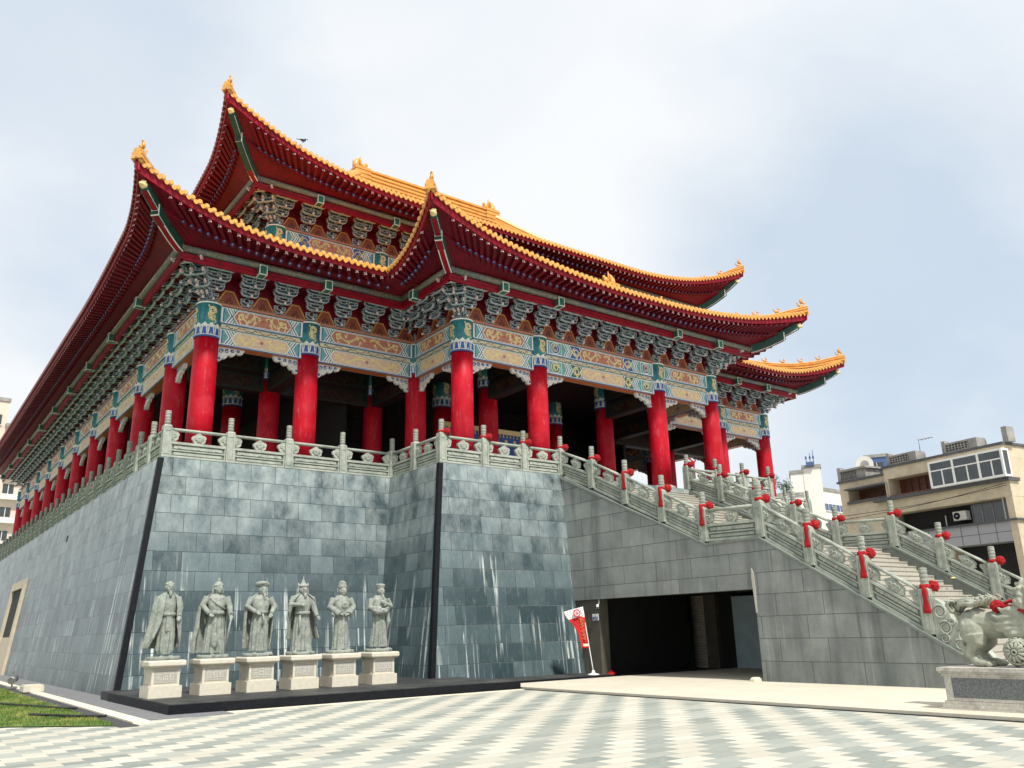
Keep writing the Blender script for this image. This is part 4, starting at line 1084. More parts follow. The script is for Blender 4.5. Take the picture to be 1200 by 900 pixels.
balustrade('long granite balustrade of thirty posts along the left side of the terrace',p_left)
balustrade('pale granite balustrade turning the corner above the six statues',p_front,skip_first=True,skip_last=True)
balustrade('pale granite balustrade in front of the blue panel on the porch terrace',p_porch,skip_last=True)
bl=balustrade('stepped granite balustrade on the near left side of the stairs, red ribbons on its posts',s_l)
br_=balustrade('stepped granite balustrade on the far right side of the stairs before the apartments',s_r)
p_right=[(rx+(33.2-rx)*k/3,Py,F) for k in range(4)]+[(33.2,Py+(Fy-Py)*k/2,F) for k in (1,2)]+[(33.2+(41.45-33.2)*k/4,Fy,F) for k in range(1,5)]
balustrade('granite balustrade of the right terrace beyond the head of the stairs',p_right,skip_first=True)
# scrolled end stones
def scroll_end(par,x):
    b=MB(); y0=10.78-PW; z0=sz(10.78)+.07; 
    def base(y): return sz(y)+.07 if y>Y4 else .02
    pts=[]
    top=[(0,.90),(.08,.95),(.18,.95),(.28,.90),(.36,.80),(.40,.68),(.41,.62),(.50,.68),(.60,.70),(.72,.67),(.81,.57),(.85,.44),(.85,.36),(.94,.40),(1.04,.38),(1.13,.31),(1.20,.2),(1.26,.12),(1.30,.02)]
    poly=[(y0-d*1.08,base(y0-d*1.08)+h*1.0) for d,h in top]; bottom=[(y0-1.30*1.08,base(y0-1.30*1.08)-.02),(y0,base(y0)-.03)]
    b.prism(poly+bottom,(x-.11,0,0),(0,1,0),(0,0,1),(1,0,0),.22,0)
    for d,h,r in ((.17,.70,.17),(.24,.38,.17),(.62,.46,.19),(.50,.17,.13),(.20,.12,.12),(.86,.20,.13),(1.08,.13,.10),(.74,.06,.07),(.40,.62,.08)):
        for s_ in (-1,1):
            cx=x+s_*.125; y=y0-d*1.08; z=base(y)+h
            K=26; P=[(cx,y+cos(3.6*pi*i/K+.6)*r*(1-.7*i/K),z+sin(3.6*pi*i/K+.6)*r*(1-.7*i/K)) for i in range(K)]
            b.tube(P,[.026*(1-.4*i/K) for i in range(K)],6,0)
    b.build('scroll_stone',M['rail'],par)
scroll_end(bl,sx); scroll_end(br_,rx)
# ribbons with pompoms ------------------------------------------------------
def ribbon_set(p,label,tail=True,side=(-1,-.3),pp=(1,0),big=1.0):
    t_=thing('red_ribbon',label,'ribbon',p,group='red ribbons tied round the newel posts')
    z=p[2]+PH+.02; b=MB()
    n=18; b.loft([[(p[0]+r*cos(2*pi*i/n),p[1]+r*sin(2*pi*i/n),z+h+.012*sin(5*2*pi*i/n)) for i in range(n)] for r,h in ((.10,-.05),(.135,-.04),(.14,.02),(.125,.055),(.10,.06))],0,True,True)
    b.build('ribbon_band',M['ribbon'],t_)
    rr=random.Random(int(p[1]*100)); b=MB(); c=V((p[0]+pp[0]*.20,p[1]+pp[1]*.20,z+.01))
    b.ell(c,(.125*big,.125*big,.12*big),14,9)
    for i in range(70):
        d=V((rr.gauss(0,1),rr.gauss(0,1),rr.gauss(0,1))).normalized(); b.ell(c+d*.115*big,(.034,.034,.034),6,4)
    b.build('pompom',M['ribbon'],t_)
    if tail:
        b=MB(); o=V((p[0]+side[0]*.165,p[1]+side[1]*.165,z)); prev=None; rr2=rr.uniform(-.02,.02)
        rings=[]
        for k in range(9):
            f=k/8; w_=.045+.05*f+.012*sin(f*9); d_=.02+.012*sin(f*7)
            c=o+V((-.02*f,rr2*f*2-.03*f,-.62*f)); rings.append([c+V((d_*cos(a),w_*sin(a)*1.0,0)) for a in [2*pi*i/10 for i in range(10)]])
        b.loft(rings,0,True); b.build('ribbon_tail',M['ribbon'],t_)
    return t_
ordn=['first','second','third','fourth','fifth','sixth','seventh','eighth']
for i,p in enumerate(p_porch[:3]): ribbon_set(p,'red pompom ribbon on the %s post from the left of the porch balustrade'%ordn[i],False,pp=(.75,-.6))
down=['post where porch balustrade meets the stairs','second post down the near stair rail','third post down the near stair rail','near rail post just above the landing','near rail post at the upper end of the landing','near rail post at the lower end of the landing','first near rail post below the landing','second near rail post below the landing','lowest near rail post beside the scroll stone']
names=[0,1,2,3,4,5,6,7]
lab=['head of the stairs','second post down','third post down','fourth post down','upper landing post','lower landing post','first post under the landing','second post under the landing','post beside the scroll stone']
seq_l=s_l
for i,p in enumerate(seq_l):
    nm=['at the head of the stairs','one post below the stair head','two posts below the stair head','just above the landing','at the upper end of the landing','at the lower end of the landing','one post below the landing','two posts below the landing','at the scroll stone behind the lion'][i]
    ribbon_set(p,'red pompom ribbon on the near left stair rail %s'%nm,i in (2,3,4,6,7,8),pp=(.78,-.55),big=1.0+.05*(i>3))
for i,p in enumerate(s_r):
    nm=['at the head of the stairs','one post below the stair head','two posts below the stair head','just above the landing','at the upper end of the landing','at the lower end of the landing','one post below the landing','two posts below the landing','at its foot'][i]
    ribbon_set(p,'red pompom ribbon on the far right stair rail %s'%nm,False,pp=(.3,-.9))
for i in (1,2,3): ribbon_set(p_right[i],'red pompom ribbon on the right terrace balustrade, %s post from the stairs'%ordn[i-1],False,pp=(.3,-.9))
for i,(x,y,nm) in enumerate(((26.9,13.3,'near the landing'),(26.95,11.55,'lower down'))):
    b=MB(); z=sz(y)+.1; K=8
    b.loft([[(x+.10*cos(a)*r+.02*sin(3*a),y+.07*sin(a)*r,z+h) for a in [2*pi*i/9 for i in range(9)]] for r,h in ((1,0),(.8,.03),(.3,.045))],0,True)
    tag(b.build('paper_scrap',M['yellow']),'small crumpled yellow paper on the right edge of the steps %s'%nm,'paper')
# ------------------------------------------------------------------ terrace things
g=thing('steel_barrier','small red painted metal barrier standing beside the red column at stair head','barrier',(28.5,25.0,F))
b=MB(); z=F
for x in (28.15,28.75): b.tube([(x,24.95,z),(x,24.95,z+1.35),(x+.05,24.95,z+1.5),(x+.15,24.95,z+1.56)],.035,8)
b.tube([(28.15,24.95,z+1.3),(28.22,24.95,z+1.5),(28.45,24.95,z+1.6),(28.68,24.95,z+1.5),(28.75,24.95,z+1.3)],.035,8)
for zz in (.2,.7,1.15): b.beam((28.15,24.95,z+zz),(28.75,24.95,z+zz),.04,.04)
for k in range(4): b.beam((28.27+.12*k,24.95,z+.2),(28.27+.12*k,24.95,z+1.15),.022,.022)
b.build('barrier_frame',M['ribbon'],g)
t_=thing('altar_screen','blue panel with gold trim standing behind the porch balustrade in the dark hall','panel',(21.3,31,F))
b=MB(); b.box(19.2,23.9,30.9,31.0,F+1.2,F+3.35,0); b.build('blue_cloth',M['blue'],t_)
b=MB(); b.box(19.15,23.95,30.86,30.9,F+3.2,F+3.42,0)
for k in range(9): b.ell((19.6+.5*k,30.88,F+2.85),(.10,.03,.12),8,5)
for k in range(24): b.cyl((19.25+.2*k,30.88,F+3.2),(19.25+.2*k,30.88,F+3.04),.02,.05,n=6)
b.build('gold_trim',M['gold'],t_)
b=MB()
for x in (19.3,23.8): b.box(x-.06,x+.06,31.0,31.1,F,F+3.4)
b.build('screen_leg',M['darkred'],t_)
# bird on the upper eave
t_=thing('bird','small dark bird perched on the upper yellow eave','bird',(11.5,29.85,21.25)); b=MB()
bx,by,bz=11.55,29.85,uF.ez(11.55-uex0)+.19
t_.location=(bx,by,bz); b.ell((bx,by,bz+.12),(.12,.06,.06),10,6); b.ell((bx+.11,by,bz+.19),(.045,.04,.045),8,6); b.tube([(bx+.18,by,bz+.22),(bx+.25,by,bz+.21)],[.02,.004],5)
b.tube([(bx-.1,by,bz+.12),(bx-.3,by,bz+.08)],[.05,.02],6,flat=.4)
for s_ in (-1,1): b.tube([(bx,by+.03*s_,bz+.08),(bx+.01,by+.03*s_,bz)],.01,5)
b.build('bird_body',M['bird'],t_)
# ------------------------------------------------------------------ garage front things
t_=thing('feather_banner','leaning red and white feather banner with round logo before the dark pillar','banner',(19.35,21.75,.12))
bx,by,bz=19.35,21.85,.12
b=MB(); b.lathe((bx,by,bz),[(.20,0),(.19,.03),(.06,.06),(.05,.12),(.02,.16)],16); b.build('banner_base',M['metal_white'],t_)
pole=[V((bx-.26*f,by+.10*f,bz+.1+2.08*f)) for f in [i/10 for i in range(11)]]
b=MB(); b.tube(pole,[.017]*11,8); b.build('banner_pole',M['metal_white'],t_)
def pol(f): return V((bx-.26*f,by+.10*f,bz+.1+2.08*f))
dirw=V((-.86,.45,0)).normalized()
def edge(f): # far edge of the cloth from pole
    return [(1.0,.62,-.20),(.86,.50,-.30),(.74,.36,-.22),(.6,.30,-.12),(.45,.27,-.07),(.36,.27,-.04)]
b=MB(); rows=[]
prof_e=[(1.0,.10),(.99,.66),(.93,.60),(.86,.50),(.76,.385),(.62,.31),(.48,.285),(.36,.28)]
K=24; ids=[]
for k in range(K+1):
    f=1.0-.64*k/K
    wd=next((w0+(w1-w0)*(f0-f)/(f0-f1) for (f0,w0),(f1,w1) in zip(prof_e[1:-1],prof_e[2:]) if f1<=f<=f0+1e-6),.62)
    if k==0: wd=.66
    row=[]
    for j in range(7):
        u=j/6; p=pol(f)+dirw*wd*u+V((0,-.035*sin(u*4+f*9),(-.16*u if f>.9 else -.16*u*max(0,(f-.6)/.3))))
        row.append(p)
    rows.append(row)
for k in range(K):
    for j in range(6):
        f=1.0-.64*k/K; m=1 if f>.865+.03*j/6 else 0
        b.face([rows[k][j],rows[k][j+1],rows[k+1][j+1],rows[k+1][j]],m,smooth=True)
ob=b.build('banner_cloth',[M['flag_red'],M['flag_white']],t_)
so=ob.modifiers.new('s','SOLIDIFY'); so.thickness=.006
b=MB(); c=pol(.925)+dirw*.27+V((0,-.075,-.05)); nrm=V((-.45,-.86,.0)).normalized(); ux=dirw; uz=V((0,0,1))
def ringq(r0,r1,off,m):
    n=24
    for i in range(n):
        a,a2=2*pi*i/n,2*pi*(i+1)/n
        b.face([c+nrm*off+(ux*cos(q)+uz*sin(q))*r for q,r in ((a,r0),(a2,r0),(a2,r1),(a,r1))],m)
ringq(.001,.125,.0,0); ringq(.001,.085,.004,1); ringq(.001,.06,.008,0)
for s_ in (-1,1):
    b.face([c+nrm*.012+ux*(x)+uz*z for x,z in ((-.05,s_*.03-.008),(.05,s_*.03+.004),(.05,s_*.03+.016),(-.05,s_*.03+.004))],1)
b.build('banner_logo',[M['crimson'],M['flag_white']],t_)
b=MB()
for k,(f,w_) in enumerate(((.80,.24),(.75,.2),(.70,.18),(.63,.16),(.57,.15),(.51,.15))):
    o=pol(f)+dirw*.15+V((0,-.06,0))
    for r_ in ribbon(lambda t:(.06*sin(t*7+k)*(w_/.2),.05-.10*t),[i/9 for i in range(10)],lambda t:.018): b.face([o+ux*p[0]+uz*p[1] for p in r_],0)
b.build('banner_motif',M['orange'],t_); b=MB()
o=pol(.415)+dirw*.14+V((0,-.06,0)); b.face([o+ux*x+uz*z for x,z in ((-.09,-.05),(.09,-.05),(.09,.03),(-.09,.03))],1)
b.build('banner_print',[M['orange'],M['cream']],t_)
t_=thing('security_camera','small white security camera fixed at the upper left of the passage','camera',(20.3,22.4,2.4))
b=MB(); b.tube([(20.28,22.42,2.57),(20.28,22.42,2.46),(20.2,22.4,2.36)],.022,7); b.beam((20.22,22.45,2.36),(20.05,22.25,2.28),.075,.07); b.cyl((20.06,22.26,2.285),(20.03,22.225,2.27),.03,n=10,m=1); b.build('camera_body',[M['metal_white'],M['black_stone']],t_)
t_=thing('notice_sign','small blue and white notice sign on the dark pillar inside the passage','sign',(20.27,22.6,1.95))
b=MB(); b.box(20.255,20.278,22.48,22.78,1.86,2.08,0); b.build('sign_board',M['metal_white'],t_); b=MB(); b.box(20.248,20.254,22.50,22.76,1.88,1.98,0); b.box(20.244,20.2475,22.53,22.73,1.90,1.915,1); b.box(20.244,20.2475,22.53,22.68,1.94,1.955,1); b.build('sign_print',[M['blue'],M['metal_white']],t_)
t_=thing('red_toolbox','tiny red box on the ground at the dark passage entrance','box',(20.3,22.1,.04)); b=MB(); b.box(20.42,20.6,22.15,22.32,.061,.13); b.box(20.43,20.59,22.16,22.31,.132,.15); b.tube([(20.46,22.23,.15),(20.46,22.23,.19),(20.56,22.23,.19),(20.56,22.23,.15)],.01,6); b.build('toolbox_body',M['flag_red'],t_)
b=MB(); b.loft([[(20.05+r*.17*cos(a),15.85+r*.15*sin(a)+.02*sin(3*a),.036+h) for a in [2*pi*i/9 for i in range(9)]] for r,h in ((1,0),(.95,.09),(.6,.14))],0,False)
tag(b.build('stone_block',M['pedestal']),'small whitish stone on the ground by the right passage jamb','stone')
t_=thing('wall_marker','thin red marker strip on the wall between fourth and fifth statues','marker',(10.12,27.03,1.4))
y_=27.72-BT+kx*1.5
b=MB(); b.box(10.09,10.17,y_-.035,y_-.005+.02,1.28,1.68); b.build('marker_strip',M['crimson'],t_); b=MB(); b.box(10.02,10.22,y_-.09,y_-.02,.86,1.02); b.box(10.05,10.19,y_-.10,y_-.091,.89,.99); b.build('marker_box',M['metal_white'],t_)
# lawn edge lamps and cables
t_=thing('spot_lamp','small grey floodlight standing on the strip by the lawn','lamp',(4.3,36.2,0))
b=MB(); b.box(4.12,4.45,36.0,36.4,.04,.10); b.tube([(4.28,36.2,.1),(4.28,36.2,.25)],.03,7); b.build('lamp_foot',M['metal_grey'],t_)
b=MB(); b.cyl((4.22,36.1,.30),(4.36,36.38,.36),.12,.14,n=14); b.build('lamp_head',M['metal_grey'],t_)
b=MB(); b.tube([(4.28,36.2,.5),(4.30,36.2,.68),(4.42,36.2,.74)],.015,6); b.build('lamp_bracket',M['metal_grey'],t_)
t_=thing('junction_box','low beige box lying on the cream strip by the lawn','box',(4.5,33,0))
b=MB(); b.box(4.2,4.8,32.6,33.5,.05,.22); b.box(4.23,4.77,32.65,33.45,.222,.26); b.build('box_body',M['pedestal'],t_)
for i,(pts,lbl) in enumerate((([(2.0,28.6),(2.7,27.6),(3.5,25.4),(4.0,23.6),(4.12,23.0)],'black cable lying across the grass farther from the paving'),([(3.05,22.3),(3.3,21.6),(3.7,21.1),(4.1,20.4),(4.2,20.2)],'black cable lying on the grass nearest the paving'))):
    b=MB(); b.tube([(x,y,.075+.012*sin(k*2)) for k,(x,y) in enumerate(pts)],.028,7); tag(b.build('cable',M['cable']),lbl,'cable')
# ------------------------------------------------------------------ pedestals and statues
PX=[5.91,7.12,8.30,9.49,10.66,11.87]; PY=22.72; PZ=.235
GL=[ # strokes of the carved characters, unit squares
 [((0,.8),(1,.8)),((.5,1),(.5,0)),((.1,.4),(.9,.4)),((.5,.4),(.1,0)),((.5,.4),(.9,0))],
 [((.1,1),(.1,0)),((.1,1),(.9,1)),((.9,1),(.9,0)),((.1,.5),(.9,.5)),((.1,.02),(.9,.02))],
 [((.2,1),(0,.6)),((.15,.75),(.15,0)),((.35,.8),(1,.8)),((.68,1),(.68,.05)),((.4,.45),(.95,.45)),((.35,.03),(1,.03))],
 [((0,.9),(1,.9)),((.5,.9),(.5,.5)),((.15,.5),(.85,.5)),((.15,.5),(.1,0)),((.5,.5),(.5,.0)),((.85,.5),(.9,0))]]
def pedestal_parts(par):
    x,y,z=0,0,0; b=MB()
    b.box(-.39,.39,-.42,.42,0,.27); b.box(-.335,.335,-.365,.365,.272,.31); b.box(-.32,.32,-.35,.35,.313,.655); b.box(-.34,.34,-.37,.37,.658,.69)
    for sx_ in (-1,1):
        for sy_ in (-1,1): b.box(sx_*.30-.03,sx_*.30+.03,sy_*.33-.03,sy_*.33+.03,.315,.652)
    b.loft([[(a*(.44-k),c*(.47-k),h) for a,c in ((-1,-1),(1,-1),(1,1),(-1,1))] for k,h in ((.06,.692),(.0,.74),(0,.83),(.02,.865))],0,False)
    return b
ped0=None
STAT=[('caped bald elder','first'),('armoured general with topknot helmet','second'),('bearded man in turban','third'),('general in pointed helmet','fourth'),('official in tall cap','fifth'),('robed scholar in flat hat','sixth')]
for i,x in enumerate(PX):
    t_=thing('statue_pedestal','cream granite pedestal carrying the statue of the %s'%STAT[i][0],'pedestal',(x,PY,PZ),group='six statue pedestals on the dark dais')
    if i==0: pb=pedestal_parts(t_).build('pedestal_block',M['pedestal'],t_,world=False,bevel=.012); p0_=pb
    else: inst(p0_,t_,(0,0,0))
    b=MB(); b.box(-.265,.265,-.362,-.352,.34,.63); 
    if i==0: pl0=b.build('plaque',M['plaque'],t_,world=False); pl=pl0
    else: pl=inst(pl0,t_,(0,0,0))
    b=MB(); n=[3,3,3,3,3,4][i]; rr=random.Random(i+5)
    for k in range(n):
        g_=GL[(k*3+i*2+k*i)%4]; w_=.12 if n==3 else .095; cx=(k-(n-1)/2)*.155*(1 if n==3 else .8)
        for a,c in g_:
            p=V((cx+(a[0]-.5)*w_,-.3645,.485+(a[1]-.5)*.15)); q=V((cx+(c[0]-.5)*w_,-.3645,.485+(c[1]-.5)*.15)); b.beam(p,q,.014,.012)
    b.build('plaque_lettering',M['pedestal_text'],pl,world=False)
def hand(b,p,d,up,sd=1,s=1.0):
    """palm and five curled fingers reaching along d"""
    d=V(d).normalized(); up=V(up); side=d.cross(up).normalized(); up=side.cross(d)
    m=Matrix((d,side,up)).transposed()
    b.ell(p+d*.04*s,(.055*s,.042*s,.026*s),10,6,0,m)
    for k,l in enumerate((.062,.072,.066,.05)):
        o=p+d*.075*s+side*(k-1.5)*.022*s; b.tube([o,o+d*l*.5*s-up*.008*s,o+d*l*.8*s-up*.03*s,o+d*l*.75*s-up*.055*s],[.013*s,.013*s,.012*s,.009*s],6)
    o=p+d*.02*s+side*.035*s*sd; b.tube([o,o+side*.025*s*sd+d*.03*s,o+side*.022*s*sd+d*.065*s-up*.012*s],[.015*s,.014*s,.010*s],6)
def head_into(b,c,beard=0,tilt=0,yaw=0):
    c=V(c); rot=Matrix.Rotation(yaw,3,'Z')@Matrix.Rotation(tilt,3,'X')@Matrix.Scale(1.14,3)
    def p(x,y,z): return c+rot@V((x,y,z))
    b.ell(c,(.088,.105,.125),16,12,0,rot); b.ell(p(0,-.035,-.06),(.068,.075,.065),12,8,0,rot)
    b.ell(p(0,-.108,-.012),(.016,.022,.034),8,6,0,rot); b.ell(p(0,-.112,-.035),(.024,.018,.014),8,6,0,rot)
    for s_ in (-1,1):
        b.ell(p(s_*.036,-.092,.022),(.032,.014,.010),8,5,0,rot); b.ell(p(s_*.036,-.090,.002),(.019,.013,.010),8,5,0,rot)
        b.ell(p(s_*.046,-.075,-.03),(.028,.024,.026),8,6,0,rot); b.ell(p(s_*.090,.0,-.005),(.014,.026,.042),8,6,0,rot)
    b.ell(p(0,-.100,-.063),(.030,.014,.009),8,5,0,rot); b.ell(p(0,-.098,-.078),(.026,.014,.009),8,5,0,rot)
    if beard:
        L=beard
        b.tube([p(0,-.095,-.095),p(0,-.115,-.14),p(0,-.115,-.14-L*.5),p(0,-.10,-.14-L)],[.040,.042,.032,.008],8)
        for s_ in (-1,1): b.tube([p(s_*.012,-.112,-.053),p(s_*.05,-.10,-.075),p(s_*.066,-.095,-.12)],[.010,.010,.004],6)
    b.tube([p(0,.01,-.09),p(0,.02,-.17),p(0,.02,-.24)],[.06,.06,.075],10)
def robe(b,levels,nf=13,ph=0.0,amp=.05):
    rings=[]; N=56
    for (z,rx_,ry,cx,cy,a) in levels:
        rings.append([(cx+rx_*(1+1.7*a*sin(nf*t+ph+1.5*sin(2*t+z*2))+a*.7*sin(nf*1.7*t+z*3))*cos(t),cy+ry*(1+2.2*a*sin(nf*t+ph+1.5*sin(2*t+z*2)))*sin(t),z) for t in [2*pi*i/N for i in range(N)]])
    b.loft(rings,0,True)
def cape(b,lv,thick=.035,nf=7,ph=0):
    """cloak hanging round the back: levels (z, rx, ry, cx, cy, angle from, angle to) measured from the back (+y)"""
    K=30; out=[];inn=[]
    rings=[]
    for li,(z,rx_,ry,cx,cy,a0,a1) in enumerate(lv):
        o=[];i_=[]; f=li/(len(lv)-1)
        for k in range(K+1):
            a=a0+(a1-a0)*k/K; w=1+(.03+.09*f)*sin(nf*a+ph)+.03*f*sin(nf*2.3*a)
            o.append((cx+rx_*w*sin(a),cy+ry*w*cos(a),z)); i_.append((cx+(rx_-thick)*w*sin(a),cy+(ry-thick)*w*cos(a),z))
        rings.append(o+i_[::-1])
    b.loft(rings,0,True)
def shoe(b,x,y,ang=0):
    b.ell((x+.05*sin(ang),y-.06,.055),(.062,.14,.055),10,7,0,Matrix.Rotation(ang,3,'Z')); b.ell((x+.09*sin(ang),y-.16,.06),(.05,.06,.045),8,6)
class HAT(MB):
    """headgear is enlarged about the crown so it fits the head"""
    def fit(s,c,k=1.13): s.v=[(c[0]+(x-c[0])*k,c[1]+(y-c[1])*k,c[2]+(z-c[2])*k) for x,y,z in s.v]

def statue(i,x,label):
    t_=thing('stone_statue',label,'statue',(x,PY,PZ+.868),group='six grey stone statues in front of the wall'); b=MB(); caps=MB(); hat=HAT(); belt=MB(); ext=None
    d=MB(); d.lathe((0,0,0),[(.37,0),(.385,.02),(.385,.07),(.36,.085)],28); 
    Z=.07
    def lv(*a): return [(z+Z,rx_,ry,cx,cy,am) for z,rx_,ry,cx,cy,am in a]
    if i==0:
        robe(b,lv((.06,.17,.15,0,0,.03),(.16,.20,.17,0,0,.06),(.5,.21,.17,0,0,.05),(.95,.19,.155,0,0,.03),(1.05,.185,.15,0,0,.01),(1.25,.215,.155,0,0,.0),(1.42,.225,.14,0,.01,0),(1.50,.13,.10,0,.02,0)),11)
        head_into(b,(0,-.02,1.66+Z),.10); shoe(b,-.09,-.10,-.1); shoe(b,.11,-.10,.12)
        for s_ in (-1,1): b.tube([(s_*.22,0,1.42+Z),(s_*.29,-.02,1.15+Z),(s_*.24,-.14,.95+Z)],[.085,.08,.06],10)
        hand(b,V((-.24,-.14,.95+Z)),(.2,-.6,-.6),(0,-.5,.8)); hand(b,V((.24,-.14,.95+Z)),(-.2,-.6,-.6),(0,-.5,.8),-1)
        cape(caps,[(1.53+Z,.11,.10,0,.03,-2.6,2.5),(1.47+Z,.20,.15,0,.01,-2.7,2.5),(1.40+Z,.28,.20,-.01,-.01,-2.75,2.5),(1.2+Z,.33,.25,-.02,-.02,-2.75,2.45),(.8+Z,.36,.26,-.03,.0,-2.7,2.35),(.45+Z,.40,.27,-.06,.01,-2.5,2.15),(.20+Z,.44,.29,-.09,.03,-2.2,1.9)])
        hat.ell((0,.015,1.715+Z),(.094,.108,.078),14,8); hat.lathe((0,.0,1.70+Z),[(.096,0),(.104,.01),(.104,.03),(.094,.04)],16)
        belt.lathe((0,0,.96+Z),[(.19,0),(.205,.01),(.205,.07),(.19,.08)],24); belt.box(-.06,.06,-.19,-.165,.60+Z,.95+Z)
    elif i==1:
        robe(b,lv((.05,.24,.19,.0,.0,.10),(.2,.23,.18,0,0,.10),(.55,.215,.175,0,0,.07),(.9,.19,.155,0,0,.03),(1.0,.18,.15,0,0,0),(1.22,.215,.165,0,-.01,0),(1.40,.235,.145,0,.01,0),(1.50,.12,.10,0,.02,0)),9)
        head_into(b,(.02,-.03,1.64+Z),0,0,.25); shoe(b,-.08,-.18,-.1); b.ell((-.05,-.17,.34+Z),(.10,.09,.20),10,8)
        b.tube([(-.24,0,1.42+Z),(-.34,.0,1.20+Z),(-.21,-.16,1.00+Z)],[.10,.085,.055],10); hand(b,V((-.21,-.16,1.00+Z)),(.6,-.3,-.3),(0,-.6,.7))
        b.tube([(.24,0,1.42+Z),(.33,-.03,1.17+Z),(.33,-.16,.96+Z)],[.10,.085,.055],10); hand(b,V((.33,-.15,.97+Z)),(0,-.5,-.7),(0,-.8,.4),-1)
        ext=MB(); ext.tube([(.345,-.21,.98+Z),(.30,-.19,.60+Z),(.24,-.16,.08+Z)],[.022,.026,.018],8); ext.ell((.345,-.21,1.02+Z),(.045,.03,.03),8,6)
        cape(caps,[(1.52+Z,.11,.10,0,.04,-1.7,1.6),(1.46+Z,.22,.15,0,.02,-1.75,1.6),(1.38+Z,.31,.19,-.01,.01,-1.8,1.5),(1.15+Z,.38,.23,-.04,.02,-1.8,1.4),(.7+Z,.40,.26,-.06,.03,-1.9,1.5),(.3+Z,.43,.28,-.08,.04,-1.85,1.45),(.05+Z,.43,.28,-.08,.05,-1.85,1.45)])
        hat.ell((.02,.0,1.70+Z),(.103,.115,.10),14,8); hat.lathe((.02,-.01,1.68+Z),[(.105,0),(.118,.015),(.108,.04)],16); hat.ell((.02,0,1.82+Z),(.04,.04,.05),10,6)
        for s_ in (-1,1): hat.tube([(.02+s_*.10,0,1.70+Z),(.02+s_*.108,.02,1.60+Z),(.02+s_*.10,.03,1.52+Z)],[.035,.04,.03],8)
        belt.lathe((0,0,.98+Z),[(.19,0),(.215,.01),(.215,.09),(.19,.10)],24); belt.ell((0,-.20,1.03+Z),(.07,.03,.055),10,6); belt.tube([(-.20,-.06,1.42+Z),(-.05,-.175,1.25+Z),(.18,-.14,1.12+Z)],[.03,.032,.03],8)
    elif i==2:
        robe(b,lv((.06,.22,.18,0,.02,.07),(.2,.22,.18,0,.02,.06),(.5,.225,.18,0,0,.04),(.85,.215,.17,0,0,.03),(1.0,.19,.155,0,0,.01),(1.2,.225,.165,0,-.01,.01),(1.38,.235,.15,0,0,0),(1.48,.13,.11,0,.02,0)),12)
        head_into(b,(.03,-.03,1.62+Z),.16,.05,.15); shoe(b,-.15,-.16,-.5); shoe(b,.17,-.16,.6)
        b.tube([(-.24,0,1.40+Z),(-.36,-.02,1.18+Z),(-.17,-.18,1.03+Z)],[.095,.085,.055],10); hand(b,V((-.17,-.18,1.03+Z)),(.7,-.2,-.2),(0,-.5,.8))
        b.tube([(.24,0,1.40+Z),(.37,-.02,1.16+Z),(.24,-.17,1.00+Z)],[.095,.085,.055],10); hand(b,V((.24,-.17,1.00+Z)),(-.4,-.3,-.6),(0,-.7,.6),-1)
        cape(caps,[(1.51+Z,.11,.10,0,.03,-2.2,2.2),(1.45+Z,.21,.15,0,.02,-2.1,2.1),(1.36+Z,.31,.20,0,.01,-1.95,1.9),(1.15+Z,.38,.25,0,.02,-1.8,1.75),(.7+Z,.39,.26,0,.03,-1.8,1.75),(.3+Z,.38,.25,0,.04,-1.7,1.65),(.12+Z,.36,.25,0,.05,-1.6,1.6)])
        hat.lathe((.03,.01,1.68+Z),[(.09,0),(.135,.015),(.155,.055),(.14,.095),(.09,.125),(.03,.135)],20)
        for k in range(5): hat.tube([(.03+.15*cos(a+k*.5),.01+.15*sin(a+k*.5),1.70+Z+.07*(a/3.14)) for a in [3.14*j/8 for j in range(9)]],.022,6)
        belt.lathe((0,0,1.0+Z),[(.19,0),(.21,.01),(.21,.06),(.19,.07)],24); belt.tube([(.0,-.19,1.0+Z),(.03,-.20,.85+Z),(.01,-.20,.7+Z)],[.03,.025,.03],8)
    elif i==3:
        robe(b,lv((.03,.26,.21,.02,0,.09),(.2,.24,.19,.01,0,.09),(.55,.22,.175,0,0,.07),(.88,.195,.16,0,0,.03),(1.0,.19,.155,0,0,0),(1.22,.22,.165,0,-.01,0),(1.40,.235,.145,0,.01,0),(1.50,.12,.10,0,.02,0)),10)
        head_into(b,(0,-.04,1.62+Z),.07,.08,.1); shoe(b,-.22,-.12,-.5); shoe(b,.12,-.20,.2)
        b.tube([(-.24,0,1.42+Z),(-.35,-.04,1.22+Z),(-.14,-.22,1.22+Z)],[.10,.09,.055],10); hand(b,V((-.14,-.22,1.22+Z)),(.7,-.3,.2),(-.2,-.5,.8))
        b.tube([(.24,0,1.42+Z),(.32,-.02,1.15+Z),(.38,-.12,.92+Z)],[.10,.085,.055],10); hand(b,V((.38,-.12,.92+Z)),(.4,-.4,-.6),(0,-.7,.5),-1)
        b.tube([(-.35,-.05,1.24+Z),(-.37,-.03,1.05+Z),(-.35,0,.9+Z)],[.07,.06,.02],8)
        cape(caps,[(1.54+Z,.11,.10,0,.03,-2.3,2.3),(1.48+Z,.21,.16,0,.01,-2.35,2.35),(1.42+Z,.30,.20,0,.0,-2.3,2.3),(1.33+Z,.36,.23,-.01,.0,-2.2,2.1),(1.0+Z,.37,.24,.02,.02,-1.7,1.8),(.6+Z,.41,.26,.05,.03,-1.6,1.8),(.33+Z,.45,.27,.08,.04,-1.5,1.85)])
        hat.ell((0,-.01,1.69+Z),(.105,.115,.095),14,8); hat.lathe((0,-.02,1.69+Z),[(.105,0),(.125,.01),(.11,.045)],16); hat.lathe((0,-.01,1.76+Z),[(.07,0),(.045,.05),(.02,.10),(.012,.17),(.003,.18)],12)
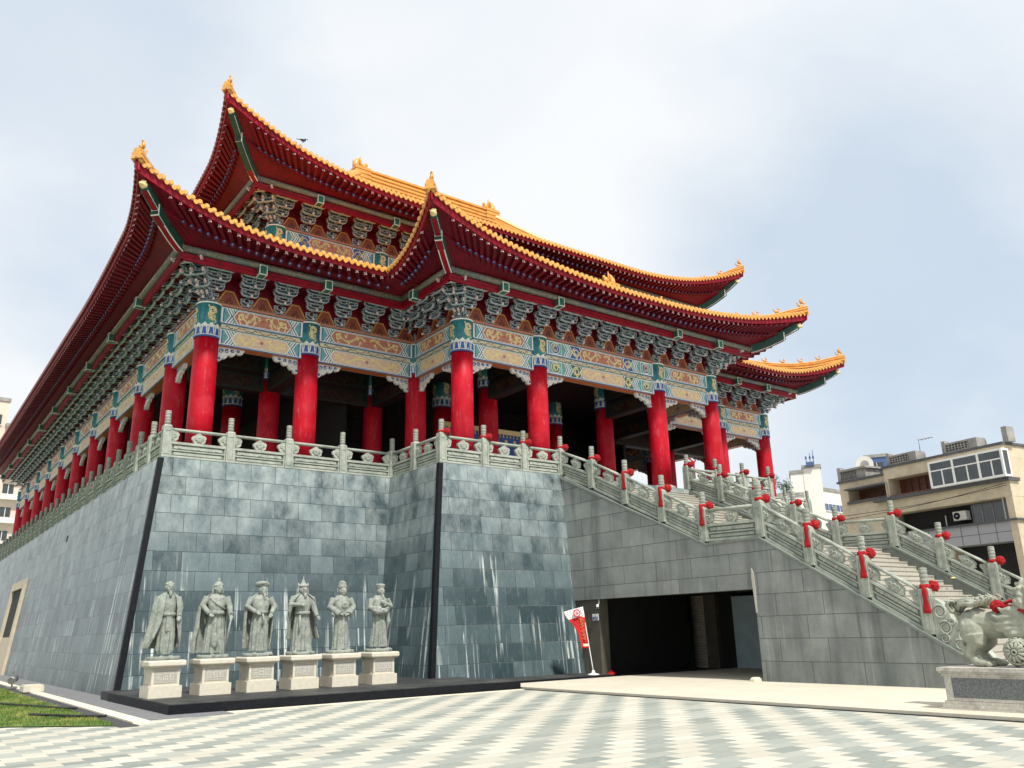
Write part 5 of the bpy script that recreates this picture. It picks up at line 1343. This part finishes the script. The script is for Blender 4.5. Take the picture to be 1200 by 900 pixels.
        for s_ in (-1,1): hat.tube([(s_*.10,0,1.70+Z),(s_*.118,.02,1.60+Z),(s_*.13,.03,1.50+Z)],[.035,.045,.03],8); hat.ell((s_*.12,0,1.74+Z),(.03,.02,.05),8,5)
        belt.lathe((0,0,.96+Z),[(.195,0),(.215,.01),(.215,.08),(.195,.09)],24); belt.tube([(-.13,-.17,.95+Z),(-.13,-.19,.7+Z),(-.15,-.18,.5+Z)],[.03,.035,.025],8)
    elif i==4:
        robe(b,lv((.03,.23,.19,0,0,.06),(.12,.21,.18,0,0,.06),(.4,.195,.17,0,0,.05),(.8,.19,.16,0,0,.03),(.98,.19,.16,0,-.01,0),(1.15,.22,.18,0,-.03,0),(1.36,.235,.16,0,0,0),(1.48,.13,.11,0,.02,0)),11)
        head_into(b,(.02,-.03,1.60+Z),0,.06,.1); shoe(b,-.11,-.15,-.25); shoe(b,.13,-.15,.25)
        for s_ in (-1,1):
            b.tube([(s_*.23,0,1.38+Z),(s_*.345,-.02,1.15+Z),(s_*.14,-.20,.96+Z)],[.105,.10,.085],12); hand(b,V((s_*.14,-.21,.96+Z)),(-s_*.8,-.1,-.1),(0,-.5,.8),s_,.9)
            b.tube([(s_*.30,-.04,1.12+Z),(s_*.27,-.09,.95+Z),(s_*.22,-.12,.88+Z)],[.07,.07,.03],8)
        hat.lathe((.02,.0,1.66+Z),[(.098,0),(.112,.015),(.112,.06),(.098,.08),(.098,.10),(.085,.15),(.05,.18),(.01,.19)],18)
        for s_ in (-1,1): hat.tube([(.02+s_*.095,.03,1.66+Z),(.02+s_*.105,.04,1.56+Z)],[.03,.025],8)
        belt.lathe((0,0,.94+Z),[(.19,0),(.21,.01),(.21,.045),(.19,.055)],24); belt.lathe_y(0.0,-.205,1.2+Z,.085)
    else:
        robe(b,lv((.06,.24,.19,0,0,.10),(.18,.23,.185,0,0,.11),(.5,.20,.17,0,0,.08),(.85,.185,.155,0,0,.05),(1.05,.19,.16,0,-.01,.03),(1.22,.215,.165,0,-.01,.02),(1.37,.22,.145,0,0,0),(1.48,.13,.11,0,.02,0)),13,.6)
        head_into(b,(.02,-.03,1.60+Z),.2,.1,.2); shoe(b,-.12,-.14,-.3); shoe(b,.16,-.16,.4)
        b.tube([(-.23,0,1.37+Z),(-.32,-.05,1.12+Z),(-.06,-.24,1.08+Z)],[.10,.10,.085],12); hand(b,V((-.08,-.25,1.08+Z)),(.8,-.1,.1),(0,-.4,.8))
        b.tube([(.23,0,1.37+Z),(.32,-.05,1.15+Z),(.04,-.23,1.24+Z)],[.10,.10,.075],12); hand(b,V((.05,-.24,1.24+Z)),(-.5,-.1,.6),(0,-.6,.5),-1)
        b.tube([(-.30,-.07,1.12+Z),(-.16,-.2,1.02+Z),(.1,-.22,1.04+Z),(.22,-.14,1.1+Z)],[.07,.10,.09,.05],10)
        b.tube([(.2,-.12,1.0+Z),(.24,-.12,.75+Z),(.22,-.10,.55+Z)],[.06,.07,.02],8)
        hat.lathe((.02,.0,1.65+Z),[(.095,0),(.105,.01),(.125,.08),(.13,.10),(.11,.125),(.02,.14)],18)
        belt.lathe((0,0,.92+Z),[(.185,0),(.205,.01),(.205,.04),(.185,.05)],24)
        ext=MB(); ext.cyl((-.2,-.23,1.0+Z),(.16,-.26,1.12+Z),.04,n=10)
    ob=b.build('figure',M['statue'],t_,world=False); remesh(ob,.010,1)
    t_.scale=(1.02,1.05,1.02)
    if caps.v: remesh(caps.build('cape',M['statue'],t_,world=False),.013,2)
    hat.fit((.02*(i>0),-.02,[1.66,1.64,1.62,1.62,1.60,1.60][i]+Z))
    remesh(hat.build('helmet' if i in (1,3) else 'hat',M['statue'],t_,world=False),.010,1)
    belt.build('sash',M['statue'],t_,world=False)
    if ext: ext.build('sword' if i==1 else 'scroll',M['statue'],t_,world=False)
    d.build('statue_base',M['statue'],t_,world=False)
statue(0,PX[0],'caped elder statue with close cap, standing leftmost with a long closed cloak')
statue(1,PX[1],'armoured general statue with topknot helmet, hand on hip and sword lowered')
statue(2,PX[2],'statue of a bearded man in a round turban with both hands at his belt')
statue(3,PX[3],'statue of a general in a pointed helmet with one hand raised to his chest')
statue(4,PX[4],'statue of an official in a tall rounded cap clasping his belt, no cloak')
statue(5,PX[5],'statue of a long bearded scholar in flat hat holding a scroll, standing rightmost')
# ------------------------------------------------------------------ lion on its pedestal
lx0,lx1,ly0,ly1=15.72,17.1,4.7,8.28
t_=thing('lion_pedestal','grey granite pedestal with dark speckled panel under the stone lion','pedestal',(16.4,6.5,.035))
b=MB(); b.box(lx0-.08,lx1+.08,ly0-.08,ly1+.06,.036,.085); b.box(lx0-.05,lx1+.05,ly0-.05,ly1+.03,.088,.15); b.box(lx0-.02,lx1+.02,ly0-.02,ly1+.0,.153,.20)
b.box(lx0,lx1,ly0,ly1-.04,.203,.62); b.box(lx0-.025,lx1+.025,ly0-.025,ly1-.015,.623,.665); b.box(lx0-.07,lx1+.07,ly0-.07,ly1+.04,.70,.765); b.box(lx0-.05,lx1+.05,ly0-.05,ly1+.02,.667,.698)
for y0,y1 in ((ly1-.17,ly1-.06),(ly0+.02,ly0+.13)): b.box(lx0-.012,lx0-.001,y0,y1,.205,.62)
b.box(lx0-.012,lx0-.001,ly0+.132,ly1-.172,.205,.255); b.box(lx0-.012,lx0-.001,ly0+.132,ly1-.172,.595,.62)
b.build('pedestal_block',M['lionped'],t_,bevel=.006)
b=MB(); b.box(lx0-.005,lx0-.0015,ly0+.13,ly1-.17,.255,.595); b.build('speckled_panel',M['lionped_panel'],t_)
t_=thing('stone_lion','pale green stone guardian lion with curled tail and paw on a carved ball','lion statue',(16.38,6.9,.77))
LZ=.767; cx=16.38; b=MB()
def L(x,y,z): return (cx+x,y,LZ+z)
b.tube([L(0,7.95,.74),L(0,7.75,.77),L(0,7.4,.72),L(0,7.05,.80),L(0,6.75,.88),L(0,6.5,.98)],[.20,.29,.25,.29,.33,.27],16)
b.ell(L(0,7.88,.70),(.29,.24,.30),14,10)
for s_ in (-1,1):
    b.ell(L(s_*.21,7.80,.58),(.14,.22,.29),12,9,0,Matrix.Rotation(-.25,3,'X')); 
    b.tube([L(s_*.22,7.76,.54),L(s_*.235,7.74,.42),L(s_*.24,7.87,.30),L(s_*.24,7.92,.24),L(s_*.24,7.84,.14),L(s_*.24,7.80,.07)],[.18,.135,.095,.082,.075,.08],12)
    b.ell(L(s_*.26,7.68,.50),(.09,.07,.13),9,7); b.ell(L(s_*.28,7.88,.62),(.06,.10,.18),9,7,0,Matrix.Rotation(-.3,3,'X'))
    b.ell(L(s_*.245,7.985,.27),(.055,.055,.10),8,6)
    b.ell(L(s_*.235,7.72,.065),(.105,.17,.072),10,7)
    for k in range(4): b.ell(L(s_*.235+(k-1.5)*.052,7.575,.045),(.033,.065,.05),8,6); b.ell(L(s_*.235+(k-1.5)*.05,7.52,.03),(.012,.03,.015),6,4)
    b.ell(L(s_*.20,8.03,.37),(.07,.06,.10),8,6)
# front legs: left paw on the ball, right paw planted
b.tube([L(-.20,6.75,.80),L(-.25,6.85,.62),L(-.27,6.98,.55)],[.16,.12,.09],10); b.ell(L(-.28,7.0,.53),(.09,.14,.06),10,7)
for k in range(4): b.ell(L(-.28+(k-1.5)*.045,7.10,.50),(.03,.05,.04),7,5)
b.tube([L(.20,6.70,.80),L(.22,6.62,.5),L(.22,6.66,.25),L(.22,6.62,.08)],[.16,.13,.10,.09],10); b.ell(L(.22,6.55,.065),(.10,.16,.07),10,7)
# ribs, spine, muscles
for k in range(7): b.ell(L(0,7.75-.14*k,1.00+.015*k),(.05,.06,.035),8,5)
# flame tufts trailing from the shoulder
for s_ in (-1,1):
    for k,(y,z,l) in enumerate(((6.95,.98,.32),(6.98,.86,.42),(6.98,.75,.46),(7.0,.66,.40),(6.95,.58,.3))):
        b.tube([L(s_*.27,y-.15,z),L(s_*.33,y+l*.35,z-.02),L(s_*.31,y+l*.75,z-.03),L(s_*.28,y+l,z+.04)],[.075,.065,.045,.012],8)
ob=b.build('lion_body',M['lionstone'],t_); remesh(ob,.013,2)
b=MB(); rr=random.Random(4)
b.tube([L(0,7.98,.80),L(0,8.10,.92),L(-.02,8.06,1.04),L(-.03,7.94,1.08)],[.10,.09,.085,.05],9)
for k in range(12):
    x=-.22+.04*k; h=.06*((k*5)%4)/3+.02; f=1 if k%2 else -1; l=.38+.07*((k*7)%3)
    b.tube([L(x*.4,8.06,.96+h),L(x*.8,7.98,1.07+h),L(x,7.98-l*.35,1.09+h+.02*f),L(x*1.15,7.98-l*.7,1.04+h-.02*f),L(x*1.25,7.98-l,1.07+h),L(x*1.25,7.95-l,1.14+h),L(x*1.2,8.0-l,1.17+h),L(x*1.2,8.03-l,1.14+h)],[.036,.04,.04,.037,.032,.026,.02,.01],8)
for k in range(8):
    x=-.19+.055*k; d=.03*(k%2); b.tube([L(x*.5,8.04,.92),L(x,8.15+d,.97),L(x*1.2,8.19+d,1.07+d),L(x*1.2,8.13,1.16+d),L(x,8.06,1.15+d),L(x,8.06,1.10+d)],[.034,.04,.036,.028,.018,.009],8)
ob=b.build('tail',M['lionstone'],t_)
b=MB()
b.ell(L(0,6.45,1.22),(.30,.30,.32),14,10); b.ell(L(0,6.18,1.20),(.22,.22,.17),12,8); b.ell(L(0,6.02,1.24),(.13,.10,.10),10,7); b.ell(L(0,6.16,1.02),(.18,.18,.07),10,7)
for s_ in (-1,1):
    b.ell(L(s_*.13,6.14,1.34),(.07,.07,.07),8,6); b.ell(L(s_*.27,6.42,1.36),(.06,.09,.11),8,6); b.ell(L(s_*.15,6.12,1.42),(.10,.05,.03),8,5)
for k in range(64):
    a=rr.uniform(-.3,3.5); y=rr.uniform(6.42,6.92); r=.34-.10*abs(y-6.6); p=L(r*cos(a),y,1.16+.32*sin(a)*(1 if sin(a)>0 else 1.1)-(.28*(y-6.6)))
    b.ell(p,(.085,.085,.085),9,6); d=V(p)-V(L(0,y,1.1)); d.normalize(); b.ell(V(p)+d*.06,(.045,.045,.045),7,5)
ob=b.build('lion_head',M['lionstone'],t_); remesh(ob,.016,2)
b=MB(); c=V(L(-.28,7.02,.255)); R_=.245
b.ell(c,(R_*.93,R_*.93,R_*.93),24,14,1)  # dark core colour stands for the shade inside the carved holes
for axv in ((-1,0,0),(0,.5,.86),(0,-.8,.6),(0,.9,-.3)):
    ax_=V(axv).normalized(); x_=ax_.orthogonal().normalized(); y_=ax_.cross(x_)
    b.tube([c+ax_*R_*.96+(x_*cos(a)+y_*sin(a))*R_*.16 for a in [2*pi*k/14 for k in range(15)]],.018,6,0)
    for k in range(12):
        a=2*pi*k/12; dd=x_*cos(a)+y_*sin(a); b.tube([c+ax_*R_*.93+dd*R_*.24,c+ax_*R_*.80+dd*R_*.52,c+ax_*R_*.66+dd*R_*.70],[.022,.034,.020],7,0)
    b.tube([c+ax_*R_*.60+(x_*cos(a)+y_*sin(a))*R_*.80 for a in [2*pi*k/24 for k in range(25)]],.022,6,0)
b.build('carved_ball',[M['lionstone'],M['slate']],t_)
t_=thing('red_ribbon','red cloth rosette and sash tied round the stone lion','ribbon',(16.1,7.25,1.8))
b=MB(); c=V(L(-.20,7.30,1.03)); 
b.ell(c,(.09,.09,.09),12,8)
for k in range(60):
    d=V((rr.gauss(0,1),rr.gauss(0,1),rr.gauss(0,1))).normalized(); b.ell(c+d*.085,(.036,.036,.036),6,4)
b.build('rosette',M['ribbon'],t_)
b=MB(); P=[c,V(L(-.27,7.08,1.03)),V(L(-.34,6.88,.97)),V(L(-.39,6.70,.88)),V(L(-.36,6.5,.80)),V(L(-.2,6.3,.76)),V(L(0,6.22,.76)),V(L(.2,6.3,.8)),V(L(.36,6.6,.9)),V(L(.3,6.95,1.04)),V(L(0,7.15,1.12)),c]
b.tube(P,[.04]*len(P),8,flat=.5); b.build('sash_band',M['ribbon'],t_)
# ------------------------------------------------------------------ apartments beyond the stairs
K_=1.29; VD=V((.1498,.9887,0)); ND=V((-.9887,.1498,0)); C0=V((56.71*K_,25.07*K_,0))
def zs(z): return 1.6+(z-1.6)*K_
class Fac:
    """boxes on a facade: s along it, z up, o outward"""
    def __init__(s): s.b=MB()
    def box(s,s0,s1,z0,z1,o0,o1,m=0):
        c=C0+VD*(s0+s1)/2*K_+ND*(o0+o1)/2+V((0,0,(zs(z0)+zs(z1))/2))
        s.b.obox(c,VD*abs(s1-s0)/2*K_,ND*abs(o1-o0)/2,(0,0,abs(zs(z1)-zs(z0))/2),m)
ap=thing('apartment_block','beige tiled apartment block with white framed corner window and rooftop lattice blocks','building',tuple(C0))
f=Fac(); D=-14
# wall pieces round the recesses
f.box(-1.75,7.35,11.45,12.25,D,0,0); f.box(3.4,7.35,10.35,11.46,-2.2,-1.6,1); f.box(7.05,7.35,9.0,11.44,D,0,0)
f.box(-1.75,7.05,8.95,9.95,-3,0,0); f.box(-1.75,3.35,9.96,11.44,D,-.2,0); f.box(-1.75,7.05,7.5,8.94,D,-1.5,2); f.box(-1.75,-1.3,-1.2,8.94,-6,.0,0); f.box(-1.75,7.05,6.2,7.45,-3,-.02,3)
f.box(3.2,7.05,-1.2,6.19,D,-.3,0); f.box(-1.3,3.19,-1.2,6.19,D,-1.8,2)
f.box(7.36,11.65,11.30,11.85,D,-.3,0); f.box(7.36,11.65,8.9,10.15,D,-.3,0); f.box(10.9,11.65,10.16,11.29,D,-.3,0); f.box(7.36,10.9,10.16,11.29,D,-1.9,1); f.box(7.36,11.65,-1.2,8.89,D,-.35,0)
f.box(-1.76,-1.3,8.945,11.44,D,-.01,0)
f.box(-1.3,7.0,9.958,11.44,-13.8,-2.25,2)
f.b.build('wall',[M['beige'],M['wood'],M['dark_open'],M['wtile']],ap)
f=Fac()
f.box(-1.85,7.42,12.251,12.42,D-.1,.15); f.box(7.43,11.75,11.851,12.0,D,-.1); f.box(-1.9,8.4,9.92,10.14,-1.2,.35); f.box(7.4,10.95,10.152,10.34,-1.0,-.05); f.box(-1.9,7.2,7.44,7.56,-1.0,.2); f.box(7.36,10.9,11.18,11.29,-.9,.25)
f.b.build('dark_ledge',M['slate'],ap)
for nm,args in (('upper_parapet',(0,2.4)),('mid_parapet',(4.6,6.9))):
    f=Fac(); s0,s1=args
    f.box(s0,s1,12.421,12.55,-1.5,-.2); f.box(s0,s1,13.0,13.12,-1.5,-.2); f.box(s0,s0+.6,12.55,13.0,-1.5,-.2); f.box(s1-.1,s1,12.55,13.0,-1.5,-.2); f.box(s1+.0,s1+.25,12.4,13.35,-1.0,-.4); f.box(s0,s1,12.55,13.0,-1.6,-1.4)
    for k in range(8): s=s0+.7+(s1-s0-.8)*k/7; f.box(s-.035,s+.035,12.55,13.0,-.5,-.25)
    for k in (1,2): f.box(s0+.6,s1-.1,12.55+.15*k-.025,12.55+.15*k+.025,-.5,-.26)
    f.b.build('lattice_block',M['bconc'],ap)
f=Fac(); f.box(9.2,11.4,12.0,12.12,-3,-.5); f.box(9.0,11.5,12.72,12.86,-3.3,-.2); f.box(9.2,10.0,12.12,12.72,-3,-.5); f.box(11.45,11.75,12.0,13.1,-1,-.4); f.box(9.2,11.4,12.12,12.72,-3,-2.6)
for k in range(9): s=10.05+1.3*k/8; f.box(s-.035,s+.035,12.12,12.72,-.8,-.55)
for k in (1,2,3): f.box(10.0,11.4,12.12+.15*k-.025,12.12+.15*k+.025,-.8,-.56)
f.b.build('lattice_block',M['bconc'],ap)
f=Fac(); f.box(-2.1,-1.75,12.42,13.4,-1.2,-.2); f.b.build('roof_pier',M['bconc'],ap)
f=Fac()
for k in range(8): s=-1.5+1.2*k; f.box(s-.018,s+.018,6.2,7.44,-.019,-.006)
f.box(-1.75,7.05,6.80,6.83,-.0195,-.008)
f.b.build('tile_joint',M['slate'],ap)
f=Fac()
for s,z0,z1 in ((3.0,7.6,8.3),(-1.1,7.5,8.9),(7.2,9.0,11.3)): f.box(s-.03,s+.03,z0,z1,.02,.08)
f.b.build('drain_pipe',M['bconc'],ap)
for k,(za,zb) in enumerate(((9.3,9.6),(9.0,9.75))):
    b=MB(); b.tube([C0+VD*(s_*K_)+ND*.5+V((0,0,zs(za+(zb-za)*(11.6-s_)/13.4)-.25*sin(pi*(s_+1.8)/13.4))) for s_ in [-1.8+13.4*i/14 for i in range(15)]],.025,5); tag(b.build('service_cable',M['cable']),'thin dark service cable strung along the apartment front, %s of the two'%('lower' if k==0 else 'steeper'),'cable')
# corner window bay
f=Fac(); f.box(-1.95,3.3,10.15,10.28,-.2,.75); f.box(-1.95,3.3,11.82,11.95,-.2,.75)
for k,s in enumerate((-1.95,-.35,1.45,3.18)): f.box(s,s+.14,10.28,11.82,.60,.75)
f.box(-1.95,3.3,11.26,11.34,.62,.74)
for s in (-1.15,.55,2.35): f.box(s-.04,s+.04,10.28,11.26,.62,.735)
f.box(-1.95,-1.80,10.28,11.82,-.2,-.05)
w0=f.b.build('window',M['metal_white'],ap); f=Fac(); f.box(-1.9,3.25,10.285,11.815,.645,.67); f.box(-1.91,-1.88,10.285,11.815,-.2,.66); f.b.build('pane',M['glass'],w0)
f=Fac(); 
for s in (-1.2,-.45,.3,1.05,1.75): f.box(s-.035,s+.035,7.56,8.9,-1.4,-1.3)
f.box(-1.3,1.8,7.56,7.64,-1.4,-1.3); f.box(-1.3,1.8,8.82,8.9,-1.4,-1.3)
w0=f.b.build('window',M['metal_grey'],ap); f=Fac(); f.box(-1.25,1.75,7.6,8.85,-1.37,-1.34); f.b.build('pane',M['glass'],w0)
f=Fac()
for k in range(6): s=3.7+.6*k; f.box(s-.03,s+.03,10.36,11.44,-1.58,-1.5)
f.box(3.4,7.05,10.9,10.96,-1.58,-1.52); f.box(3.4,7.05,10.141,10.25,-.5,.05); f.b.build('balcony_shutter',M['wood'],ap)
ac=thing('air_conditioner','white air conditioner unit on the dark balcony of the apartment block','air conditioner',tuple(C0+VD*2.4*K_+V((0,0,zs(8))))); f=Fac(); f.box(1.95,2.9,7.95,8.55,-1.4,-.8); w0=f.b.build('unit_case',M['bwhite'],ac)
c=C0+VD*2.62*K_+ND*-.79+V((0,0,zs(8.25))); b=MB(); b.cyl(c,c+ND*.02,.30,n=18,m=0); b.cyl(c+ND*.02,c+ND*.03,.10,n=10,m=1); b.build('fan_grille',[M['black_stone'],M['metal_grey']],w0)
tk=thing('water_tank','pale round water tank on the roof left of the apartment block','tank',(77.75,45.3,15)); b=MB(); p=V((80.5,46.9,zs(12.86))); 
ax_=V((.86,.5,0)); b.cyl(p+V((0,0,1.0))-ax_*.9,p+V((0,0,1.0))+ax_*.9,.85,n=20); b.build('tank_shell',M['bwhite'],tk); b=MB()
for s_ in (-.6,.6): b.box(p.x+s_-.1,p.x+s_+.1,p.y-.5,p.y+.5,p.z,p.z+.3)
b.cyl(p+V((0,0,1.0))-ax_*.95,p+V((0,0,1.0))-ax_*.9,.4,n=14); b.build('tank_cradle',M['bconc'],tk)
an=thing('roof_antenna','thin television antenna on the apartment roof','antenna',tuple(C0+VD*5.2*K_)); q=C0+VD*5.2*K_+ND*-2; b=MB(); b.cyl(q+V((0,0,zs(13.1))),q+V((0,0,zs(14.2))),.035,n=6)
for k in range(4): b.cyl(q+V((0,0,zs(14.1)))+VD*(-.2-.35*k)-ND*.4,q+V((0,0,zs(14.1)))+VD*(-.2-.35*k)+ND*.4,.02,n=5)
b.cyl(q+V((0,0,zs(14.1))),q+V((0,0,zs(14.1)))-VD*1.5,.025,n=5); b.build('antenna_mast',M['metal_grey'],an)
# distant white blocks
def far_block(name,label,p,q,depth,ztop,m,rows=0,cols=0,win=(.9,1.2),zwin0=3,cap=True,z0=-3,cat='building',wm=None):
    p=V((*p,0));q=V((*q,0)); d=(q-p); L_=d.length; d/=L_; n=V((d.y,-d.x,0)); 
    if n.dot(p)>0: n=-n
    t_=thing(name,label,cat,tuple((p+q)/2)); b=MB()
    b.obox((p+q)/2-n*depth/2+V((0,0,(ztop+z0)/2)),d*L_/2,n*depth/2,(0,0,(ztop-z0)/2),0); b.build('wall',m,t_)
    if cap:
        b=MB(); b.obox((p+q)/2-n*depth/2+V((0,0,ztop+.25)),d*(L_/2+.15),n*(depth/2+.15),(0,0,.249),0); b.build('roof',M['bconc'],t_)
    for r in range(rows):
        for c_ in range(cols):
            o=p+d*L_*(c_+.5)/cols+V((0,0,ztop-zwin0-3.1*r)); b=MB()
            b.obox(o+n*.03,d*win[0]/2,n*.029,(0,0,win[1]/2),0); b.obox(o+n*.08,d*.04,n*.019,(0,0,win[1]/2),1); b.obox(o+n*.09-V((0,0,win[1]/2+.06)),d*(win[0]/2+.1),n*.09,(0,0,.05),1)
            b.build('window',[wm or M['glass'],M['bwhite']],t_)
    return t_,p,q,d,n
far_block('stair_tower','narrow white stair tower, left and lower of the twin far towers',(114.9,79.9),(116.0,78.35),5,24.6,M['bwhite'],0,0,z0=-2,cat='tower')
tw=far_block('stair_tower','white stair tower with rooftop masts, taller of the twin far towers',(116.02,78.3),(117.55,76.1),5,25.3,M['bwhite'],5,1,(.7,1.3),9,cat='tower')
b=MB(); p=V((116.7,77.3,25.8))
for dx in (-.5,.1,.6): b.cyl(p+V((dx*.55,-dx*.83,0)),p+V((dx*.55,-dx*.83,1.8+dx)),.06,n=6); b.ell(p+V((dx*.55,-dx*.83,1.2)),(.16,.16,.3),6,5)
b.obox(p+V((0,0,.1)),V((.55,-.83,0))*.6,V((.83,.55,0))*.6,(0,0,.3),0); b.build('roof_mast',M['bluesteel'],tw[0])
far_block('white_building','low white building with blue windows between towers and apartments',(118.2,77.0),(128.5,77.6),12,21.8,M['bwhite'],3,9,(1.0,1.1),2.6,wm=M['bluesteel'])
lo_=far_block('white_building','low cream building seen beneath the right temple eave',(103.6,78.6),(107.6,73.0),10,19.6,M['bwhite'],2,3,(1.2,1.2),2.2)
far_block('blue_roof_tower','blue topped building showing behind the lattice roof block',(129.6,75.4),(131.4,72.4),4,27.8,M['bluesteel'],1,1,(2.0,1.0),1.4,cat='tower')
rr=random.Random(9)
for i,(x,y,h,lbl) in enumerate(((108.0,81.0,3.2,'leftmost'),(109.3,79.2,4.0,'middle'),(110.4,77.8,2.8,'rightmost'))):
    t_=thing('roof_tree','small green tree on the roof behind the cream building, %s of three'%lbl,'tree',(x,y,19.9),group='small trees behind the cream building')
    b=MB(); b.tube([(x,y,19.5),(x+.1,y,20.6),(x,y+.1,19.9+h*.7)],[.12,.09,.03],6); b.build('trunk',M['bark'],t_)
    b=MB()
    for k in range(420):
        d=V((rr.gauss(0,1),rr.gauss(0,1),rr.gauss(0,1))).normalized()*rr.random()**.5; c=V((x+d.x*1.1,y+d.y*1.1,19.9+h*.72+d.z*h*.36+.2*sin(d.x*7)))
        u=V((rr.gauss(0,1),rr.gauss(0,1),rr.gauss(0,1))).normalized(); w_=u.orthogonal().normalized(); b.face([c-u*.16,c-w_*.09,c+u*.16,c+w_*.09],0)
    b.build('crown',M['leafy'],t_)
# ground under the far low building roof trees
far_block('left_apartment_tower','pale apartment tower behind the left temple eave, upper stepped part',(5.0,128.9),(10.4,129.6),12,33.4,M['pinkwall'],9,2,(1.4,1.4),2.6)
la=far_block('left_apartment_tower','pale pink apartment tower with balconies behind the far end of the terrace',(10.5,129.0),(17.5,130.0),12,29.8,M['pinkwall'],8,3,(1.3,1.3),2.2)
for r in range(7):
    b=MB(); p_,q_,d_,n_=la[1:]; o=(p_+q_)/2+V((0,0,29.8-3.6-3.1*r)); b.obox(o+n_*.45,d_*3.3,n_*.44,(0,0,.07),0); b.obox(o+n_*.85+V((0,0,.32)),d_*3.3,n_*.04,(0,0,.25),0); b.build('balcony',M['bwhite'],la[0])
